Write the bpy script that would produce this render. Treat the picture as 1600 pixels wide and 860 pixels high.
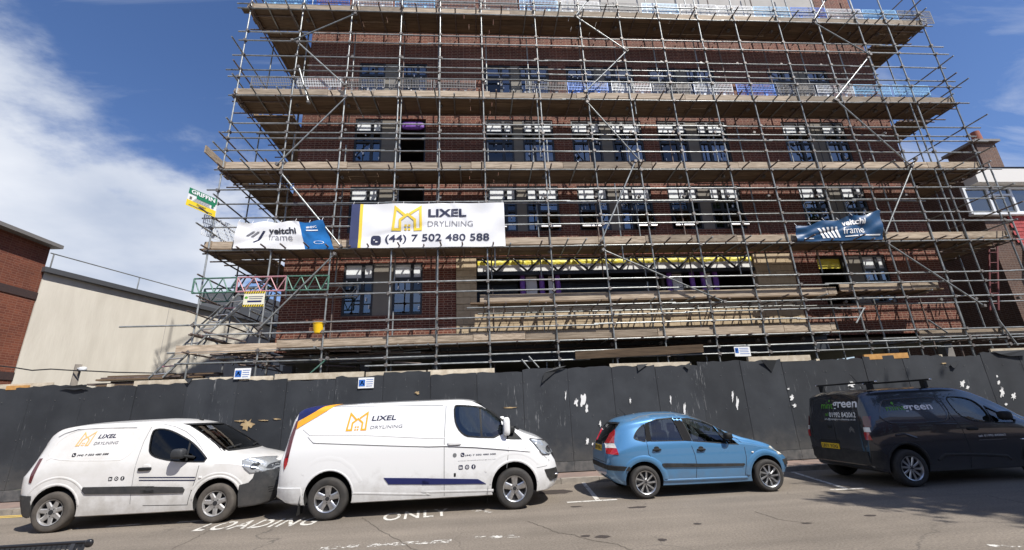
import bpy, bmesh, math, random
import numpy as np
from mathutils import Vector, Matrix
from mathutils.bvhtree import BVHTree
random.seed(7)
for o in list(bpy.data.objects): bpy.data.objects.remove(o, do_unlink=True)
scene = bpy.context.scene
COL = scene.collection

# ------------------------------------------------------------------ camera
F_PX = 680.0
PITCH, ROLL, YAW = math.radians(17.2938), math.radians(2.427), math.radians(4.4875)
CAM = np.array([0.0, 0.0, 1.69])
def _rows():
    cp, sp, cr, sr, ca, sa = math.cos(PITCH), math.sin(PITCH), math.cos(ROLL), math.sin(ROLL), math.cos(YAW), math.sin(YAW)
    fwd = np.array([sa*cp, ca*cp, sp]); rt = np.array([ca, -sa, 0.0]); dn = np.cross(fwd, rt)
    return np.array([cr*rt+sr*dn, -sr*rt+cr*dn, fwd])
RM = _rows()
cam_d = bpy.data.cameras.new('camera'); cam = bpy.data.objects.new('camera', cam_d); COL.objects.link(cam)
cam_d.sensor_width = 36.0; cam_d.lens = F_PX/1600*36; cam_d.clip_start = 0.05; cam_d.clip_end = 5000
cam.matrix_world = Matrix(((RM[0][0], -RM[1][0], -RM[2][0], CAM[0]), (RM[0][1], -RM[1][1], -RM[2][1], CAM[1]),
                           (RM[0][2], -RM[1][2], -RM[2][2], CAM[2]), (0, 0, 0, 1)))
scene.camera = cam
def ray(x, y): return RM.T @ np.array([(x-800)/F_PX, (y-430)/F_PX, 1.0])
def atz(x, y, z): d = ray(x, y); return CAM+d*(z-CAM[2])/d[2]          # pixel -> point on a level plane
def aty(x, y, Y): d = ray(x, y); return CAM+d*(Y/d[1])                  # pixel -> point on a plane parallel to the facade

# ------------------------------------------------------------------ sky and sun
SUN = Vector((0.76, -1.0, 1.70)).normalized()
world = bpy.data.worlds.new('World'); scene.world = world; world.use_nodes = True
nt = world.node_tree; nt.nodes.clear(); N = nt.nodes.new; LK = nt.links.new
out = N('ShaderNodeOutputWorld'); sky = N('ShaderNodeTexSky'); sky.sky_type = 'NISHITA'; sky.sun_disc = False
sky.sun_elevation = math.asin(SUN.z); sky.sun_rotation = math.atan2(SUN.x, SUN.y)
sky.air_density = 1.0; sky.dust_density = 0.35; sky.ozone_density = 2.2; sky.altitude = 50
bg = N('ShaderNodeBackground'); bg.inputs['Strength'].default_value = 0.085; 
hsv = N('ShaderNodeHueSaturation'); hsv.inputs['Saturation'].default_value = 1.12; LK(sky.outputs[0], hsv.inputs['Color'])
tint = N('ShaderNodeMix'); tint.data_type = 'RGBA'; tint.blend_type = 'MULTIPLY'; tint.inputs['Factor'].default_value = 1.0; tint.inputs[7].default_value = (1.12, 1.10, 1.28, 1); LK(hsv.outputs[0], tint.inputs[6]); LK(tint.outputs[2], bg.inputs['Color'])
tc = N('ShaderNodeTexCoord'); sep = N('ShaderNodeSeparateXYZ'); LK(tc.outputs['Generated'], sep.inputs[0])
def math_node(op, a, b=None, c=None, clamp=False):
    m = N('ShaderNodeMath'); m.operation = op; m.use_clamp = clamp
    for i, v in enumerate((a, b, c)):
        if v is None: continue
        if isinstance(v, (int, float)): m.inputs[i].default_value = v
        else: LK(v, m.inputs[i])
    return m.outputs[0]
zz = math_node('ADD', math_node('MAXIMUM', sep.outputs['Z'], 0.0), 0.22)
px_, py_ = math_node('DIVIDE', sep.outputs['X'], zz), math_node('DIVIDE', sep.outputs['Y'], zz)
cmb = N('ShaderNodeCombineXYZ'); LK(px_, cmb.inputs[0]); LK(py_, cmb.inputs[1])
n1 = N('ShaderNodeTexNoise'); n1.inputs['Scale'].default_value = 1.35; n1.inputs['Detail'].default_value = 12; n1.inputs['Roughness'].default_value = 0.60; n1.inputs['Distortion'].default_value = 0.1
mp = N('ShaderNodeMapping'); mp.inputs['Location'].default_value = (3.1, 1.7, 0.0); mp.inputs['Scale'].default_value = (1, 1.15, 1); LK(cmb.outputs[0], mp.inputs[0]); LK(mp.outputs[0], n1.inputs['Vector'])
n2 = N('ShaderNodeTexNoise'); n2.inputs['Scale'].default_value = 0.42; n2.inputs['Detail'].default_value = 3
mp2 = N('ShaderNodeMapping'); mp2.inputs['Location'].default_value = (0.4, 5.3, 0.0); LK(cmb.outputs[0], mp2.inputs[0]); LK(mp2.outputs[0], n2.inputs['Vector'])
# a bank of cumulus low over the western rooftops, thin cirrus elsewhere
west = math_node('MULTIPLY_ADD', sep.outputs['X'], -1.0, math_node('MULTIPLY_ADD', sep.outputs['Z'], -0.84, -0.105))
cov = math_node('ADD', math_node('MULTIPLY_ADD', n2.outputs['Fac'], 0.45, n1.outputs['Fac']), west)
ramp = N('ShaderNodeValToRGB'); ramp.color_ramp.elements[0].position = 0.70; ramp.color_ramp.elements[1].position = 0.87
ramp.color_ramp.interpolation = 'EASE'; LK(cov, ramp.inputs[0])
n3 = N('ShaderNodeTexNoise'); n3.inputs['Scale'].default_value = 1.7; n3.inputs['Detail'].default_value = 7; LK(cmb.outputs[0], n3.inputs['Vector'])
cr3 = N('ShaderNodeValToRGB'); cr3.color_ramp.elements[0].position = 0.34; cr3.color_ramp.elements[0].color = (0.47, 0.54, 0.68, 1)
cr3.color_ramp.elements[1].position = 0.66; cr3.color_ramp.elements[1].color = (0.86, 0.89, 0.95, 1); LK(n3.outputs['Fac'], cr3.inputs[0])
bgc = N('ShaderNodeBackground'); bgc.inputs['Strength'].default_value = 0.80; LK(cr3.outputs[0], bgc.inputs['Color'])
mp4 = N('ShaderNodeMapping'); mp4.inputs['Rotation'].default_value = (0, 0, 0.5); mp4.inputs['Scale'].default_value = (0.7, 2.6, 1); LK(cmb.outputs[0], mp4.inputs[0])
n4 = N('ShaderNodeTexNoise'); n4.inputs['Scale'].default_value = 1.5; n4.inputs['Detail'].default_value = 9; n4.inputs['Roughness'].default_value = 0.6; n4.inputs['Distortion'].default_value = 0.5; LK(mp4.outputs[0], n4.inputs['Vector'])
r4 = N('ShaderNodeMapRange'); r4.inputs['From Min'].default_value = 0.49; r4.inputs['From Max'].default_value = 0.74; r4.inputs['To Max'].default_value = 0.75; LK(n4.outputs['Fac'], r4.inputs['Value'])
mx = N('ShaderNodeMixShader'); fade = math_node('MULTIPLY', math_node('MAXIMUM', ramp.outputs[0], r4.outputs[0]), 0.95)
LK(fade, mx.inputs[0]); LK(bg.outputs[0], mx.inputs[1]); LK(bgc.outputs[0], mx.inputs[2]); LK(mx.outputs[0], out.inputs['Surface'])
sd = bpy.data.lights.new('sun', 'SUN'); sd.energy = 5.0; sd.angle = math.radians(0.53); sd.color = (1.0, 0.955, 0.89)
so = bpy.data.objects.new('sun', sd); COL.objects.link(so); so.rotation_euler = (-SUN).to_track_quat('-Z', 'Y').to_euler(); so.location = (20, -30, 40)
scene.view_settings.view_transform = 'Standard'; scene.view_settings.look = 'None'
scene.view_settings.gamma = 1.0; scene.view_settings.exposure = 0.40; scene.view_settings.use_curve_mapping = False
scene.render.engine = 'CYCLES'

# ------------------------------------------------------------------ materials
MAT = {}
def mat(name, col, rough=0.6, metal=0.0, col2=None, vs=3.0, bump=0.0, bs=60.0, coat=0.0, spec=0.5, stretch=(1, 1, 1), obj=False, rnd=0.0, det=6, lo=0.35, hi=0.65, alpha=None):
    m = bpy.data.materials.new(name); m.use_nodes = True; t = m.node_tree; b = t.nodes['Principled BSDF']
    b.inputs['Roughness'].default_value = rough; b.inputs['Metallic'].default_value = metal
    b.inputs['Coat Weight'].default_value = coat; b.inputs['Coat Roughness'].default_value = 0.03; b.inputs['Specular IOR Level'].default_value = spec
    c4 = (*col, 1); b.inputs['Base Color'].default_value = c4
    if obj:
        src = t.nodes.new('ShaderNodeTexCoord').outputs['Object']
        oi = t.nodes.new('ShaderNodeObjectInfo'); va = t.nodes.new('ShaderNodeVectorMath'); va.operation = 'MULTIPLY_ADD'
        va.inputs[1].default_value = stretch; t.links.new(src, va.inputs[0])
        sc = t.nodes.new('ShaderNodeMath'); sc.operation = 'MULTIPLY'; sc.inputs[1].default_value = 40; t.links.new(oi.outputs['Random'], sc.inputs[0]); t.links.new(sc.outputs[0], va.inputs[2]); vec = va.outputs[0]
    else:
        g = t.nodes.new('ShaderNodeNewGeometry'); va = t.nodes.new('ShaderNodeVectorMath'); va.operation = 'MULTIPLY'; va.inputs[1].default_value = stretch
        t.links.new(g.outputs['Position'], va.inputs[0]); vec = va.outputs[0]
    last = None
    if col2 is not None:
        n = t.nodes.new('ShaderNodeTexNoise'); n.inputs['Scale'].default_value = vs; n.inputs['Detail'].default_value = det; n.inputs['Roughness'].default_value = 0.6; t.links.new(vec, n.inputs['Vector'])
        r = t.nodes.new('ShaderNodeValToRGB'); r.color_ramp.elements[0].position = lo; r.color_ramp.elements[1].position = hi
        r.color_ramp.elements[0].color = c4; r.color_ramp.elements[1].color = (*col2, 1); t.links.new(n.outputs['Fac'], r.inputs[0]); last = r.outputs[0]
    if rnd > 0:
        oi = t.nodes.new('ShaderNodeObjectInfo'); mr = t.nodes.new('ShaderNodeMapRange'); mr.inputs['To Min'].default_value = 1-rnd; mr.inputs['To Max'].default_value = 1+rnd
        t.links.new(oi.outputs['Random'], mr.inputs['Value']); h = t.nodes.new('ShaderNodeHueSaturation'); t.links.new(mr.outputs[0], h.inputs['Value'])
        if last: t.links.new(last, h.inputs['Color'])
        else: h.inputs['Color'].default_value = c4
        last = h.outputs[0]
    if last: t.links.new(last, b.inputs['Base Color'])
    if bump > 0:
        n = t.nodes.new('ShaderNodeTexNoise'); n.inputs['Scale'].default_value = bs; n.inputs['Detail'].default_value = 5; t.links.new(vec, n.inputs['Vector'])
        bp = t.nodes.new('ShaderNodeBump'); bp.inputs['Strength'].default_value = bump; bp.inputs['Distance'].default_value = 0.01; t.links.new(n.outputs['Fac'], bp.inputs['Height']); t.links.new(bp.outputs[0], b.inputs['Normal'])
    MAT[name] = m; return m
def brick_mat(name, c1, c2, mortar, w=0.225, h=0.075, ms=0.011, off=0.5, dark=None):
    m = bpy.data.materials.new(name); m.use_nodes = True; t = m.node_tree; b = t.nodes['Principled BSDF']; b.inputs['Roughness'].default_value = 0.85
    g = t.nodes.new('ShaderNodeNewGeometry'); s = t.nodes.new('ShaderNodeSeparateXYZ'); t.links.new(g.outputs['Position'], s.inputs[0])
    a = t.nodes.new('ShaderNodeMath'); t.links.new(s.outputs[0], a.inputs[0]); t.links.new(s.outputs[1], a.inputs[1])
    c = t.nodes.new('ShaderNodeCombineXYZ'); t.links.new(a.outputs[0], c.inputs[0]); t.links.new(s.outputs[2], c.inputs[1])
    k = t.nodes.new('ShaderNodeTexBrick'); t.links.new(c.outputs[0], k.inputs['Vector']); k.offset = off; k.squash = 0.62; k.squash_frequency = 2
    k.inputs['Color1'].default_value = (*c1, 1); k.inputs['Color2'].default_value = (*c2, 1); k.inputs['Mortar'].default_value = (*mortar, 1)
    k.inputs['Scale'].default_value = 1; k.inputs['Mortar Size'].default_value = ms; k.inputs['Mortar Smooth'].default_value = 0.2
    k.inputs['Brick Width'].default_value = w; k.inputs['Row Height'].default_value = h; k.inputs['Bias'].default_value = -0.1
    n = t.nodes.new('ShaderNodeTexNoise'); n.inputs['Scale'].default_value = 0.7; n.inputs['Detail'].default_value = 6; t.links.new(g.outputs['Position'], n.inputs['Vector'])
    mr = t.nodes.new('ShaderNodeMapRange'); mr.inputs['From Min'].default_value = 0.3; mr.inputs['From Max'].default_value = 0.7; mr.inputs['To Min'].default_value = 0.75; mr.inputs['To Max'].default_value = 1.2; t.links.new(n.outputs['Fac'], mr.inputs['Value'])
    h_ = t.nodes.new('ShaderNodeHueSaturation'); t.links.new(k.outputs['Color'], h_.inputs['Color']); t.links.new(mr.outputs[0], h_.inputs['Value']); t.links.new(h_.outputs[0], b.inputs['Base Color'])
    bp = t.nodes.new('ShaderNodeBump'); bp.inputs['Strength'].default_value = 0.6; bp.inputs['Distance'].default_value = 0.01; bp.invert = True
    t.links.new(k.outputs['Fac'], bp.inputs['Height']); t.links.new(bp.outputs[0], b.inputs['Normal']); MAT[name] = m; return m
def glass_mat(name, tint, base=0.0, rough=0.0):
    m = bpy.data.materials.new(name); m.use_nodes = True; t = m.node_tree; t.nodes.remove(t.nodes['Principled BSDF']); o = t.nodes['Material Output']
    tr = t.nodes.new('ShaderNodeBsdfTransparent'); tr.inputs['Color'].default_value = (*tint, 1)
    gl = t.nodes.new('ShaderNodeBsdfGlossy'); gl.inputs['Roughness'].default_value = rough; gl.inputs['Color'].default_value = (0.95, 0.97, 1, 1)
    lw = t.nodes.new('ShaderNodeLayerWeight'); lw.inputs['Blend'].default_value = 0.5; fr = t.nodes.new('ShaderNodeMath'); fr.operation = 'POWER'; fr.inputs[1].default_value = 5.0; t.links.new(lw.outputs['Facing'], fr.inputs[0])   # Schlick reflectance, same from both sides of a thin pane
    ad = t.nodes.new('ShaderNodeMath'); ad.operation = 'MULTIPLY_ADD'; ad.use_clamp = True; ad.inputs[1].default_value = 0.96-base; ad.inputs[2].default_value = 0.04+base; t.links.new(fr.outputs[0], ad.inputs[0])
    x = t.nodes.new('ShaderNodeMixShader'); t.links.new(ad.outputs[0], x.inputs[0]); t.links.new(tr.outputs[0], x.inputs[1]); t.links.new(gl.outputs[0], x.inputs[2]); t.links.new(x.outputs[0], o.inputs['Surface'])
    MAT[name] = m; return m

# ------------------------------------------------------------------ object helpers
def link(o, parent=None, world_space=True):
    COL.objects.link(o)
    if parent is not None:
        o.parent = parent
        if world_space: o.matrix_parent_inverse = parent.matrix_basis.inverted()
    return o
def tag(o, label=None, cat=None, group=None, kind=None):
    if label: o['label'] = label
    if cat: o['category'] = cat
    if group: o['group'] = group
    if kind: o['kind'] = kind
    return o
def thing(name, label, cat, loc=(0, 0, 0), group=None, rz=0.0):
    o = bpy.data.objects.new(name, None); o.empty_display_size = 0.2; o.location = loc; o.rotation_euler = (0, 0, rz); COL.objects.link(o)
    return tag(o, label, cat, group)
def mk(name, verts, faces, m, parent=None, ws=True, smooth=False, sharp=None, fm=None):
    me = bpy.data.meshes.new(name); me.from_pydata([tuple(v) for v in verts], [], faces)
    for x in (m if isinstance(m, (list, tuple)) else [m]): me.materials.append(MAT[x] if isinstance(x, str) else x)
    if fm: me.polygons.foreach_set('material_index', fm)
    me.update()
    if smooth:
        me.shade_smooth()
        if sharp: me.set_sharp_from_angle(angle=math.radians(sharp))
    return link(bpy.data.objects.new(name, me), parent, ws)
CUBE_V = [(x, y, z) for x in (-.5, .5) for y in (-.5, .5) for z in (-.5, .5)]
CUBE_F = [(0, 1, 3, 2), (4, 6, 7, 5), (0, 4, 5, 1), (2, 3, 7, 6), (0, 2, 6, 4), (1, 5, 7, 3)]
UNIT = {}
def unit(kind, m, n=8):
    k = (kind, m, n)
    if k not in UNIT:
        me = bpy.data.meshes.new(kind)
        if kind == 'cube': me.from_pydata(CUBE_V, [], CUBE_F)
        else:
            v = [(math.cos(2*math.pi*i/n), math.sin(2*math.pi*i/n), z) for z in (-.5, .5) for i in range(n)]
            f = [(i, (i+1) % n, n+(i+1) % n, n+i) for i in range(n)]+[tuple(range(n-1, -1, -1)), tuple(range(n, 2*n))]
            me.from_pydata(v, [], f); me.polygons.foreach_set('use_smooth', [True]*n+[False, False])
        me.materials.append(MAT[m]); me.update(); UNIT[k] = me
    return UNIT[k]
def box(name, c, s, m, parent=None, ws=True, rot=None):
    o = bpy.data.objects.new(name, unit('cube', m)); o.location = c; o.scale = s
    if rot: o.rotation_euler = rot
    return link(o, parent, ws)
def tube(name, p0, p1, r, m, parent=None, ws=True, n=8):
    p0, p1 = Vector(p0), Vector(p1); d = p1-p0
    o = bpy.data.objects.new(name, unit('cyl', m, n)); o.location = (p0+p1)/2; o.scale = (r, r, d.length)
    o.rotation_mode = 'QUATERNION'; o.rotation_quaternion = d.to_track_quat('Z', 'Y'); return link(o, parent, ws)
class MB:
    """collects boxes, tubes and polygons of ONE part"""
    def __init__(s): s.v = []; s.f = []; s.m = []
    def add(s, v, f, mi=0):
        k = len(s.v); s.v += [tuple(p) for p in v]; s.f += [tuple(i+k for i in q) for q in f]; s.m += [mi]*len(f); return s
    def box(s, c, d, mi=0, R=None):
        v = [Vector((x*d[0], y*d[1], z*d[2])) for x, y, z in CUBE_V]
        if R is not None: v = [R @ p for p in v]
        return s.add([p+Vector(c) for p in v], CUBE_F, mi)
    def tube(s, p0, p1, r, n=8, mi=0, r1=None):
        p0, p1 = Vector(p0), Vector(p1); q = (p1-p0).to_track_quat('Z', 'Y'); r1 = r if r1 is None else r1
        v = [p0+q @ Vector((r*math.cos(2*math.pi*i/n), r*math.sin(2*math.pi*i/n), 0)) for i in range(n)]+[p1+q @ Vector((r1*math.cos(2*math.pi*i/n), r1*math.sin(2*math.pi*i/n), 0)) for i in range(n)]
        return s.add(v, [(i, (i+1) % n, n+(i+1) % n, n+i) for i in range(n)]+[tuple(range(n-1, -1, -1)), tuple(range(n, 2*n))], mi)
    def build(s, name, m, parent=None, ws=True, smooth=False, sharp=None): return mk(name, s.v, s.f, m, parent, ws, smooth, sharp, s.m)
def superell(c, s, e=0.35, nu=16, nv=9):
    """rounded box: centre, half sizes, squareness"""
    def P(a, k): return math.copysign(abs(a)**k, a)
    v = []; f = []
    for j in range(nv+1):
        ph = -math.pi/2+math.pi*j/nv
        for i in range(nu):
            th = 2*math.pi*i/nu
            v.append((c[0]+s[0]*P(math.cos(ph), e)*P(math.cos(th), e), c[1]+s[1]*P(math.cos(ph), e)*P(math.sin(th), e), c[2]+s[2]*P(math.sin(ph), e)))
    for j in range(nv):
        for i in range(nu): f.append((j*nu+i, j*nu+(i+1) % nu, (j+1)*nu+(i+1) % nu, (j+1)*nu+i))
    return v, f
TXT = {}
def text2d(s, bold=0.0, shear=0.0, space=1.0):
    """letters as triangles in a plane: (verts2d, faces), cap height about 0.7, starts at x=0"""
    k = (s, bold, shear, space)
    if k not in TXT:
        cu = bpy.data.curves.new('t', 'FONT'); cu.body = s; cu.offset = bold; cu.shear = shear; cu.resolution_u = 3; cu.space_character = space; cu.fill_mode = 'BOTH'
        o = bpy.data.objects.new('t', cu); COL.objects.link(o); dg = bpy.context.evaluated_depsgraph_get()
        me = bpy.data.meshes.new_from_object(o.evaluated_get(dg)); v = [(p.co.x, p.co.y) for p in me.vertices]; f = [tuple(p.vertices) for p in me.polygons]
        bpy.data.objects.remove(o); bpy.data.meshes.remove(me); TXT[k] = (v, f)
    return TXT[k]
def text_fit(s, x0, z0, x1, z1, bold=0.0, shear=0.0, space=1.0):
    v, f = text2d(s, bold, shear, space); a = np.array(v); lo, hi = a.min(0), a.max(0); d = np.maximum(hi-lo, 1e-6)
    return [(x0+(p[0]-lo[0])/d[0]*(x1-x0), z0+(p[1]-lo[1])/d[1]*(z1-z0)) for p in v], f
def stroke2d(pts, w, closed=False):
    """polyline -> flat ribbon with mitred corners"""
    P = [Vector(p) for p in pts]; n = len(P); L = []; Rr = []
    for i in range(n):
        a = P[i-1] if (i > 0 or closed) else None; b = P[(i+1) % n] if (i < n-1 or closed) else None
        d1 = (P[i]-a).normalized() if a is not None else (b-P[i]).normalized(); d2 = (b-P[i]).normalized() if b is not None else d1
        nn = Vector((-(d1.y+d2.y), d1.x+d2.x)); nn = nn.normalized() if nn.length > 1e-4 else Vector((-d1.y, d1.x)); k = 1/max(0.45, nn.dot(Vector((-d1.y, d1.x))))
        L.append(P[i]+nn*w/2*k); Rr.append(P[i]-nn*w/2*k)
    v = [tuple(p) for p in L]+[tuple(p) for p in Rr]
    f = [(i, i+1, n+i+1, n+i) for i in range(n-1)]+([(n-1, 0, n, 2*n-1)] if closed else []); return v, f
def disc2d(c, r, n=20): return [(c[0]+r*math.cos(2*math.pi*i/n), c[1]+r*math.sin(2*math.pi*i/n)) for i in range(n)], [tuple(range(n))]
def rect2d(x0, z0, x1, z1): return [(x0, z0), (x1, z0), (x1, z1), (x0, z1)], [(0, 1, 2, 3)]
def rrect2d(x0, z0, x1, z1, r, n=4):
    v = []
    for cx, cz, a0 in ((x1-r, z1-r, 0), (x0+r, z1-r, 90), (x0+r, z0+r, 180), (x1-r, z0+r, 270)):
        for i in range(n+1): a = math.radians(a0+90*i/n); v.append((cx+r*math.cos(a), cz+r*math.sin(a)))
    return v, [tuple(range(len(v)))]
def refine2d(v, f, L):
    """triangulate and split long edges so that flat art can follow a curved surface"""
    bm = bmesh.new(); vs = [bm.verts.new((p[0], p[1], 0)) for p in v]
    for q in f:
        try: bm.faces.new([vs[i] for i in q])
        except ValueError: pass
    bmesh.ops.triangulate(bm, faces=bm.faces[:])
    for _ in range(4):
        es = [e for e in bm.edges if e.calc_length() > L]
        if not es: break
        bmesh.ops.subdivide_edges(bm, edges=es, cuts=1); bmesh.ops.triangulate(bm, faces=bm.faces[:])
    bm.verts.index_update(); V = [(p.co.x, p.co.y) for p in bm.verts]; Fc = [tuple(x.index for x in q.verts) for q in bm.faces]; bm.free(); return V, Fc
def logo2d(x0, z0, x1, z1, sh=0.0):
    """house-in-an-M mark: outer M, inner gable and four little panes"""
    T = lambda p: (x0+(p[0]+sh*p[1])*(x1-x0), z0+p[1]*(z1-z0)); w = 0.085*(x1-x0)
    parts = [stroke2d([T(p) for p in ((0.43, 0.60), (0.11, 0.93), (0.04, 0.05), (0.27, 0.05), (0.27, 0.42), (0.52, 0.64), (0.77, 0.42), (0.77, 0.05), (0.97, 0.05), (0.95, 0.95), (0.60, 0.66))], w)]
    for a in (0.46, 0.58):
        for b in (0.06, 0.20): q = [T(p) for p in ((a-0.04, b-0.04), (a+0.04, b-0.04), (a+0.04, b+0.04), (a-0.04, b+0.04))]; parts.append((q, [(0, 1, 2, 3)]))
    V = []; Fc = []
    for v, f in parts: k = len(V); V += v; Fc += [tuple(i+k for i in q) for q in f]
    return V, Fc
def hrand(a, b): return random.uniform(a, b)
# ------------------------------------------------------------------ palette
brick_mat('brick_red', (0.145, 0.035, 0.018), (0.07, 0.018, 0.012), (0.27, 0.165, 0.115))
brick_mat('brick_left', (0.22, 0.066, 0.034), (0.15, 0.042, 0.025), (0.26, 0.12, 0.078), ms=0.008)
brick_mat('brick_brown', (0.115, 0.058, 0.038), (0.075, 0.036, 0.026), (0.17, 0.13, 0.105))
mat('brick_band', (0.07, 0.04, 0.035), 0.85, col2=(0.045, 0.03, 0.03), vs=20)
mat('render_cream', (0.70, 0.66, 0.57), 0.9, col2=(0.58, 0.54, 0.46), vs=1.5, bump=0.5, bs=18, stretch=(1, 1, 0.22), det=10)
mat('render_grey', (0.44, 0.42, 0.39), 0.85, col2=(0.36, 0.345, 0.32), vs=1.0, bump=0.15, bs=40)
mat('block_tan', (0.50, 0.40, 0.265), 0.9, col2=(0.42, 0.325, 0.21), vs=9, bump=0.3, bs=45, rnd=0.07)
mat('mortar_tan', (0.36, 0.30, 0.22), 0.95)
mat('panel_taupe', (0.20, 0.18, 0.15), 0.75, col2=(0.18, 0.165, 0.14), vs=4, rnd=0.05)
mat('frame_dark', (0.028, 0.03, 0.033), 0.45)
mat('film_white', (0.84, 0.87, 0.88), 0.4, col2=(0.74, 0.78, 0.80), vs=5)
mat('sticker_glint_white', (0.8, 0.8, 0.8), 0.6)
mat('void', (0.015, 0.014, 0.014), 0.95)
mat('slab', (0.24, 0.225, 0.21), 0.9, col2=(0.18, 0.17, 0.16), vs=2)
mat('steel_blue', (0.035, 0.042, 0.052), 0.5, col2=(0.028, 0.033, 0.042), vs=3)
mat('zinc_dark', (0.10, 0.105, 0.115), 0.5, 0.3)
mat('galv', (0.20, 0.215, 0.21), 0.38, 0.45, col2=(0.36, 0.37, 0.36), vs=6, rnd=0.28)
mat('tube_green', (0.04, 0.15, 0.10), 0.5, 0.2, col2=(0.13, 0.22, 0.18), vs=8)
mat('tube_pink', (0.52, 0.20, 0.25), 0.5, 0.1, col2=(0.40, 0.27, 0.27), vs=8)
mat('tube_rust_shade', (0.11, 0.08, 0.07), 0.65, 0.3, col2=(0.20, 0.16, 0.14), vs=9)  # rust brown, deepened so the transoms' underside shade sits in the colour
mat('coupler', (0.14, 0.12, 0.105), 0.6, 0.6, col2=(0.25, 0.24, 0.23), vs=30)
mat('board', (0.20, 0.135, 0.08), 0.85, col2=(0.075, 0.05, 0.03), vs=2.2, bump=0.25, bs=14, stretch=(3.0, 5, 5), obj=True, rnd=0.22)
mat('toe_wood', (0.44, 0.36, 0.27), 0.85, col2=(0.19, 0.145, 0.10), vs=2.2, bump=0.2, bs=12, stretch=(3.5, 2, 5), obj=True, rnd=0.33)
mat('ply_pale', (0.62, 0.55, 0.43), 0.85, col2=(0.44, 0.37, 0.27), vs=6, bump=0.2, bs=30, rnd=0.15)
mat('timber_orange', (0.55, 0.30, 0.09), 0.8, col2=(0.40, 0.20, 0.06), vs=8)
mat('guard_pale', (0.74, 0.77, 0.80), 0.5, col2=(0.60, 0.63, 0.66), vs=7)
mat('guard_grey', (0.20, 0.20, 0.20), 0.6); mat('guard_blue', (0.06, 0.22, 0.72), 0.45)
mat('guard_sky', (0.30, 0.58, 0.85), 0.45)
mat('guard_red', (0.40, 0.045, 0.05), 0.5)
mat('purple_wrap', (0.16, 0.05, 0.36), 0.5, col2=(0.24, 0.10, 0.46), vs=12, bump=0.4, bs=18)
mat('yellow_wrap', (0.74, 0.62, 0.03), 0.5, col2=(0.85, 0.76, 0.16), vs=7, bump=0.5, bs=12)
mat('yellow_plastic', (0.80, 0.50, 0.01), 0.4)
mat('board_white', (0.76, 0.76, 0.74), 0.7)
# hoarding: weathered charcoal sheeting with pale scuffs where paper was peeled off
def hoarding_mat():
    m = mat('hoarding', (0.018, 0.021, 0.026), 0.75, col2=(0.031, 0.035, 0.041), vs=1.3, bump=0.12, bs=5, rnd=0.14)
    t = m.node_tree; b = t.nodes['Principled BSDF']; old = b.inputs['Base Color'].links[0].from_socket
    g = t.nodes.new('ShaderNodeNewGeometry'); s = t.nodes.new('ShaderNodeVectorMath'); s.operation = 'MULTIPLY'; s.inputs[1].default_value = (11, 11, 1.3); t.links.new(g.outputs['Position'], s.inputs[0])
    n = t.nodes.new('ShaderNodeTexNoise'); n.inputs['Scale'].default_value = 1.7; n.inputs['Detail'].default_value = 8; n.inputs['Roughness'].default_value = 0.72; t.links.new(s.outputs[0], n.inputs['Vector'])
    p = t.nodes.new('ShaderNodeTexNoise'); p.inputs['Scale'].default_value = 0.42; p.inputs['Detail'].default_value = 2; t.links.new(g.outputs['Position'], p.inputs['Vector'])
    a = t.nodes.new('ShaderNodeMath'); a.operation = 'MULTIPLY_ADD'; a.inputs[1].default_value = 0.55; t.links.new(p.outputs['Fac'], a.inputs[0]); t.links.new(n.outputs['Fac'], a.inputs[2])
    r = t.nodes.new('ShaderNodeMapRange'); r.inputs['From Min'].default_value = 0.92; r.inputs['From Max'].default_value = 1.05; r.inputs['To Max'].default_value = 0.55; t.links.new(a.outputs[0], r.inputs['Value'])
    x = t.nodes.new('ShaderNodeMix'); x.data_type = 'RGBA'; t.links.new(r.outputs[0], x.inputs['Factor']); t.links.new(old, x.inputs[6]); x.inputs[7].default_value = (0.42, 0.43, 0.43, 1); t.links.new(x.outputs[2], b.inputs['Base Color'])
hoarding_mat()
def grime(names, col, z0, z1, amt, scale, space='world'):
    """road dirt splashed over the lower edge: ragged patches of dust that thin out upwards"""
    for nm in names:
        m = MAT[nm]; t = m.node_tree; b = t.nodes['Principled BSDF']; g = t.nodes.new('ShaderNodeNewGeometry'); sp = t.nodes.new('ShaderNodeSeparateXYZ'); t.links.new(g.outputs['Position'], sp.inputs[0])
        r = t.nodes.new('ShaderNodeMapRange'); r.inputs['From Min'].default_value = z0; r.inputs['From Max'].default_value = z1; r.inputs['To Min'].default_value = 0.42; r.inputs['To Max'].default_value = -0.25; t.links.new(sp.outputs[2], r.inputs['Value'])
        n = t.nodes.new('ShaderNodeTexNoise'); n.inputs['Scale'].default_value = scale; n.inputs['Detail'].default_value = 9; n.inputs['Roughness'].default_value = 0.7; t.links.new(g.outputs['Position'], n.inputs['Vector'])
        a = t.nodes.new('ShaderNodeMath'); t.links.new(r.outputs[0], a.inputs[0]); t.links.new(n.outputs['Fac'], a.inputs[1])
        q = t.nodes.new('ShaderNodeMapRange'); q.inputs['From Min'].default_value = 0.48; q.inputs['From Max'].default_value = 0.95; q.inputs['To Max'].default_value = amt; t.links.new(a.outputs[0], q.inputs['Value'])
        x = t.nodes.new('ShaderNodeMix'); x.data_type = 'RGBA'; t.links.new(q.outputs[0], x.inputs['Factor'])
        if b.inputs['Base Color'].links: t.links.new(b.inputs['Base Color'].links[0].from_socket, x.inputs[6])
        else: x.inputs[6].default_value = b.inputs['Base Color'].default_value
        x.inputs[7].default_value = (*col, 1); t.links.new(x.outputs[2], b.inputs['Base Color'])
grime(['hoarding'], (0.13, 0.12, 0.105), 0.3, 1.3, 0.4, 3.5)
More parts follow.
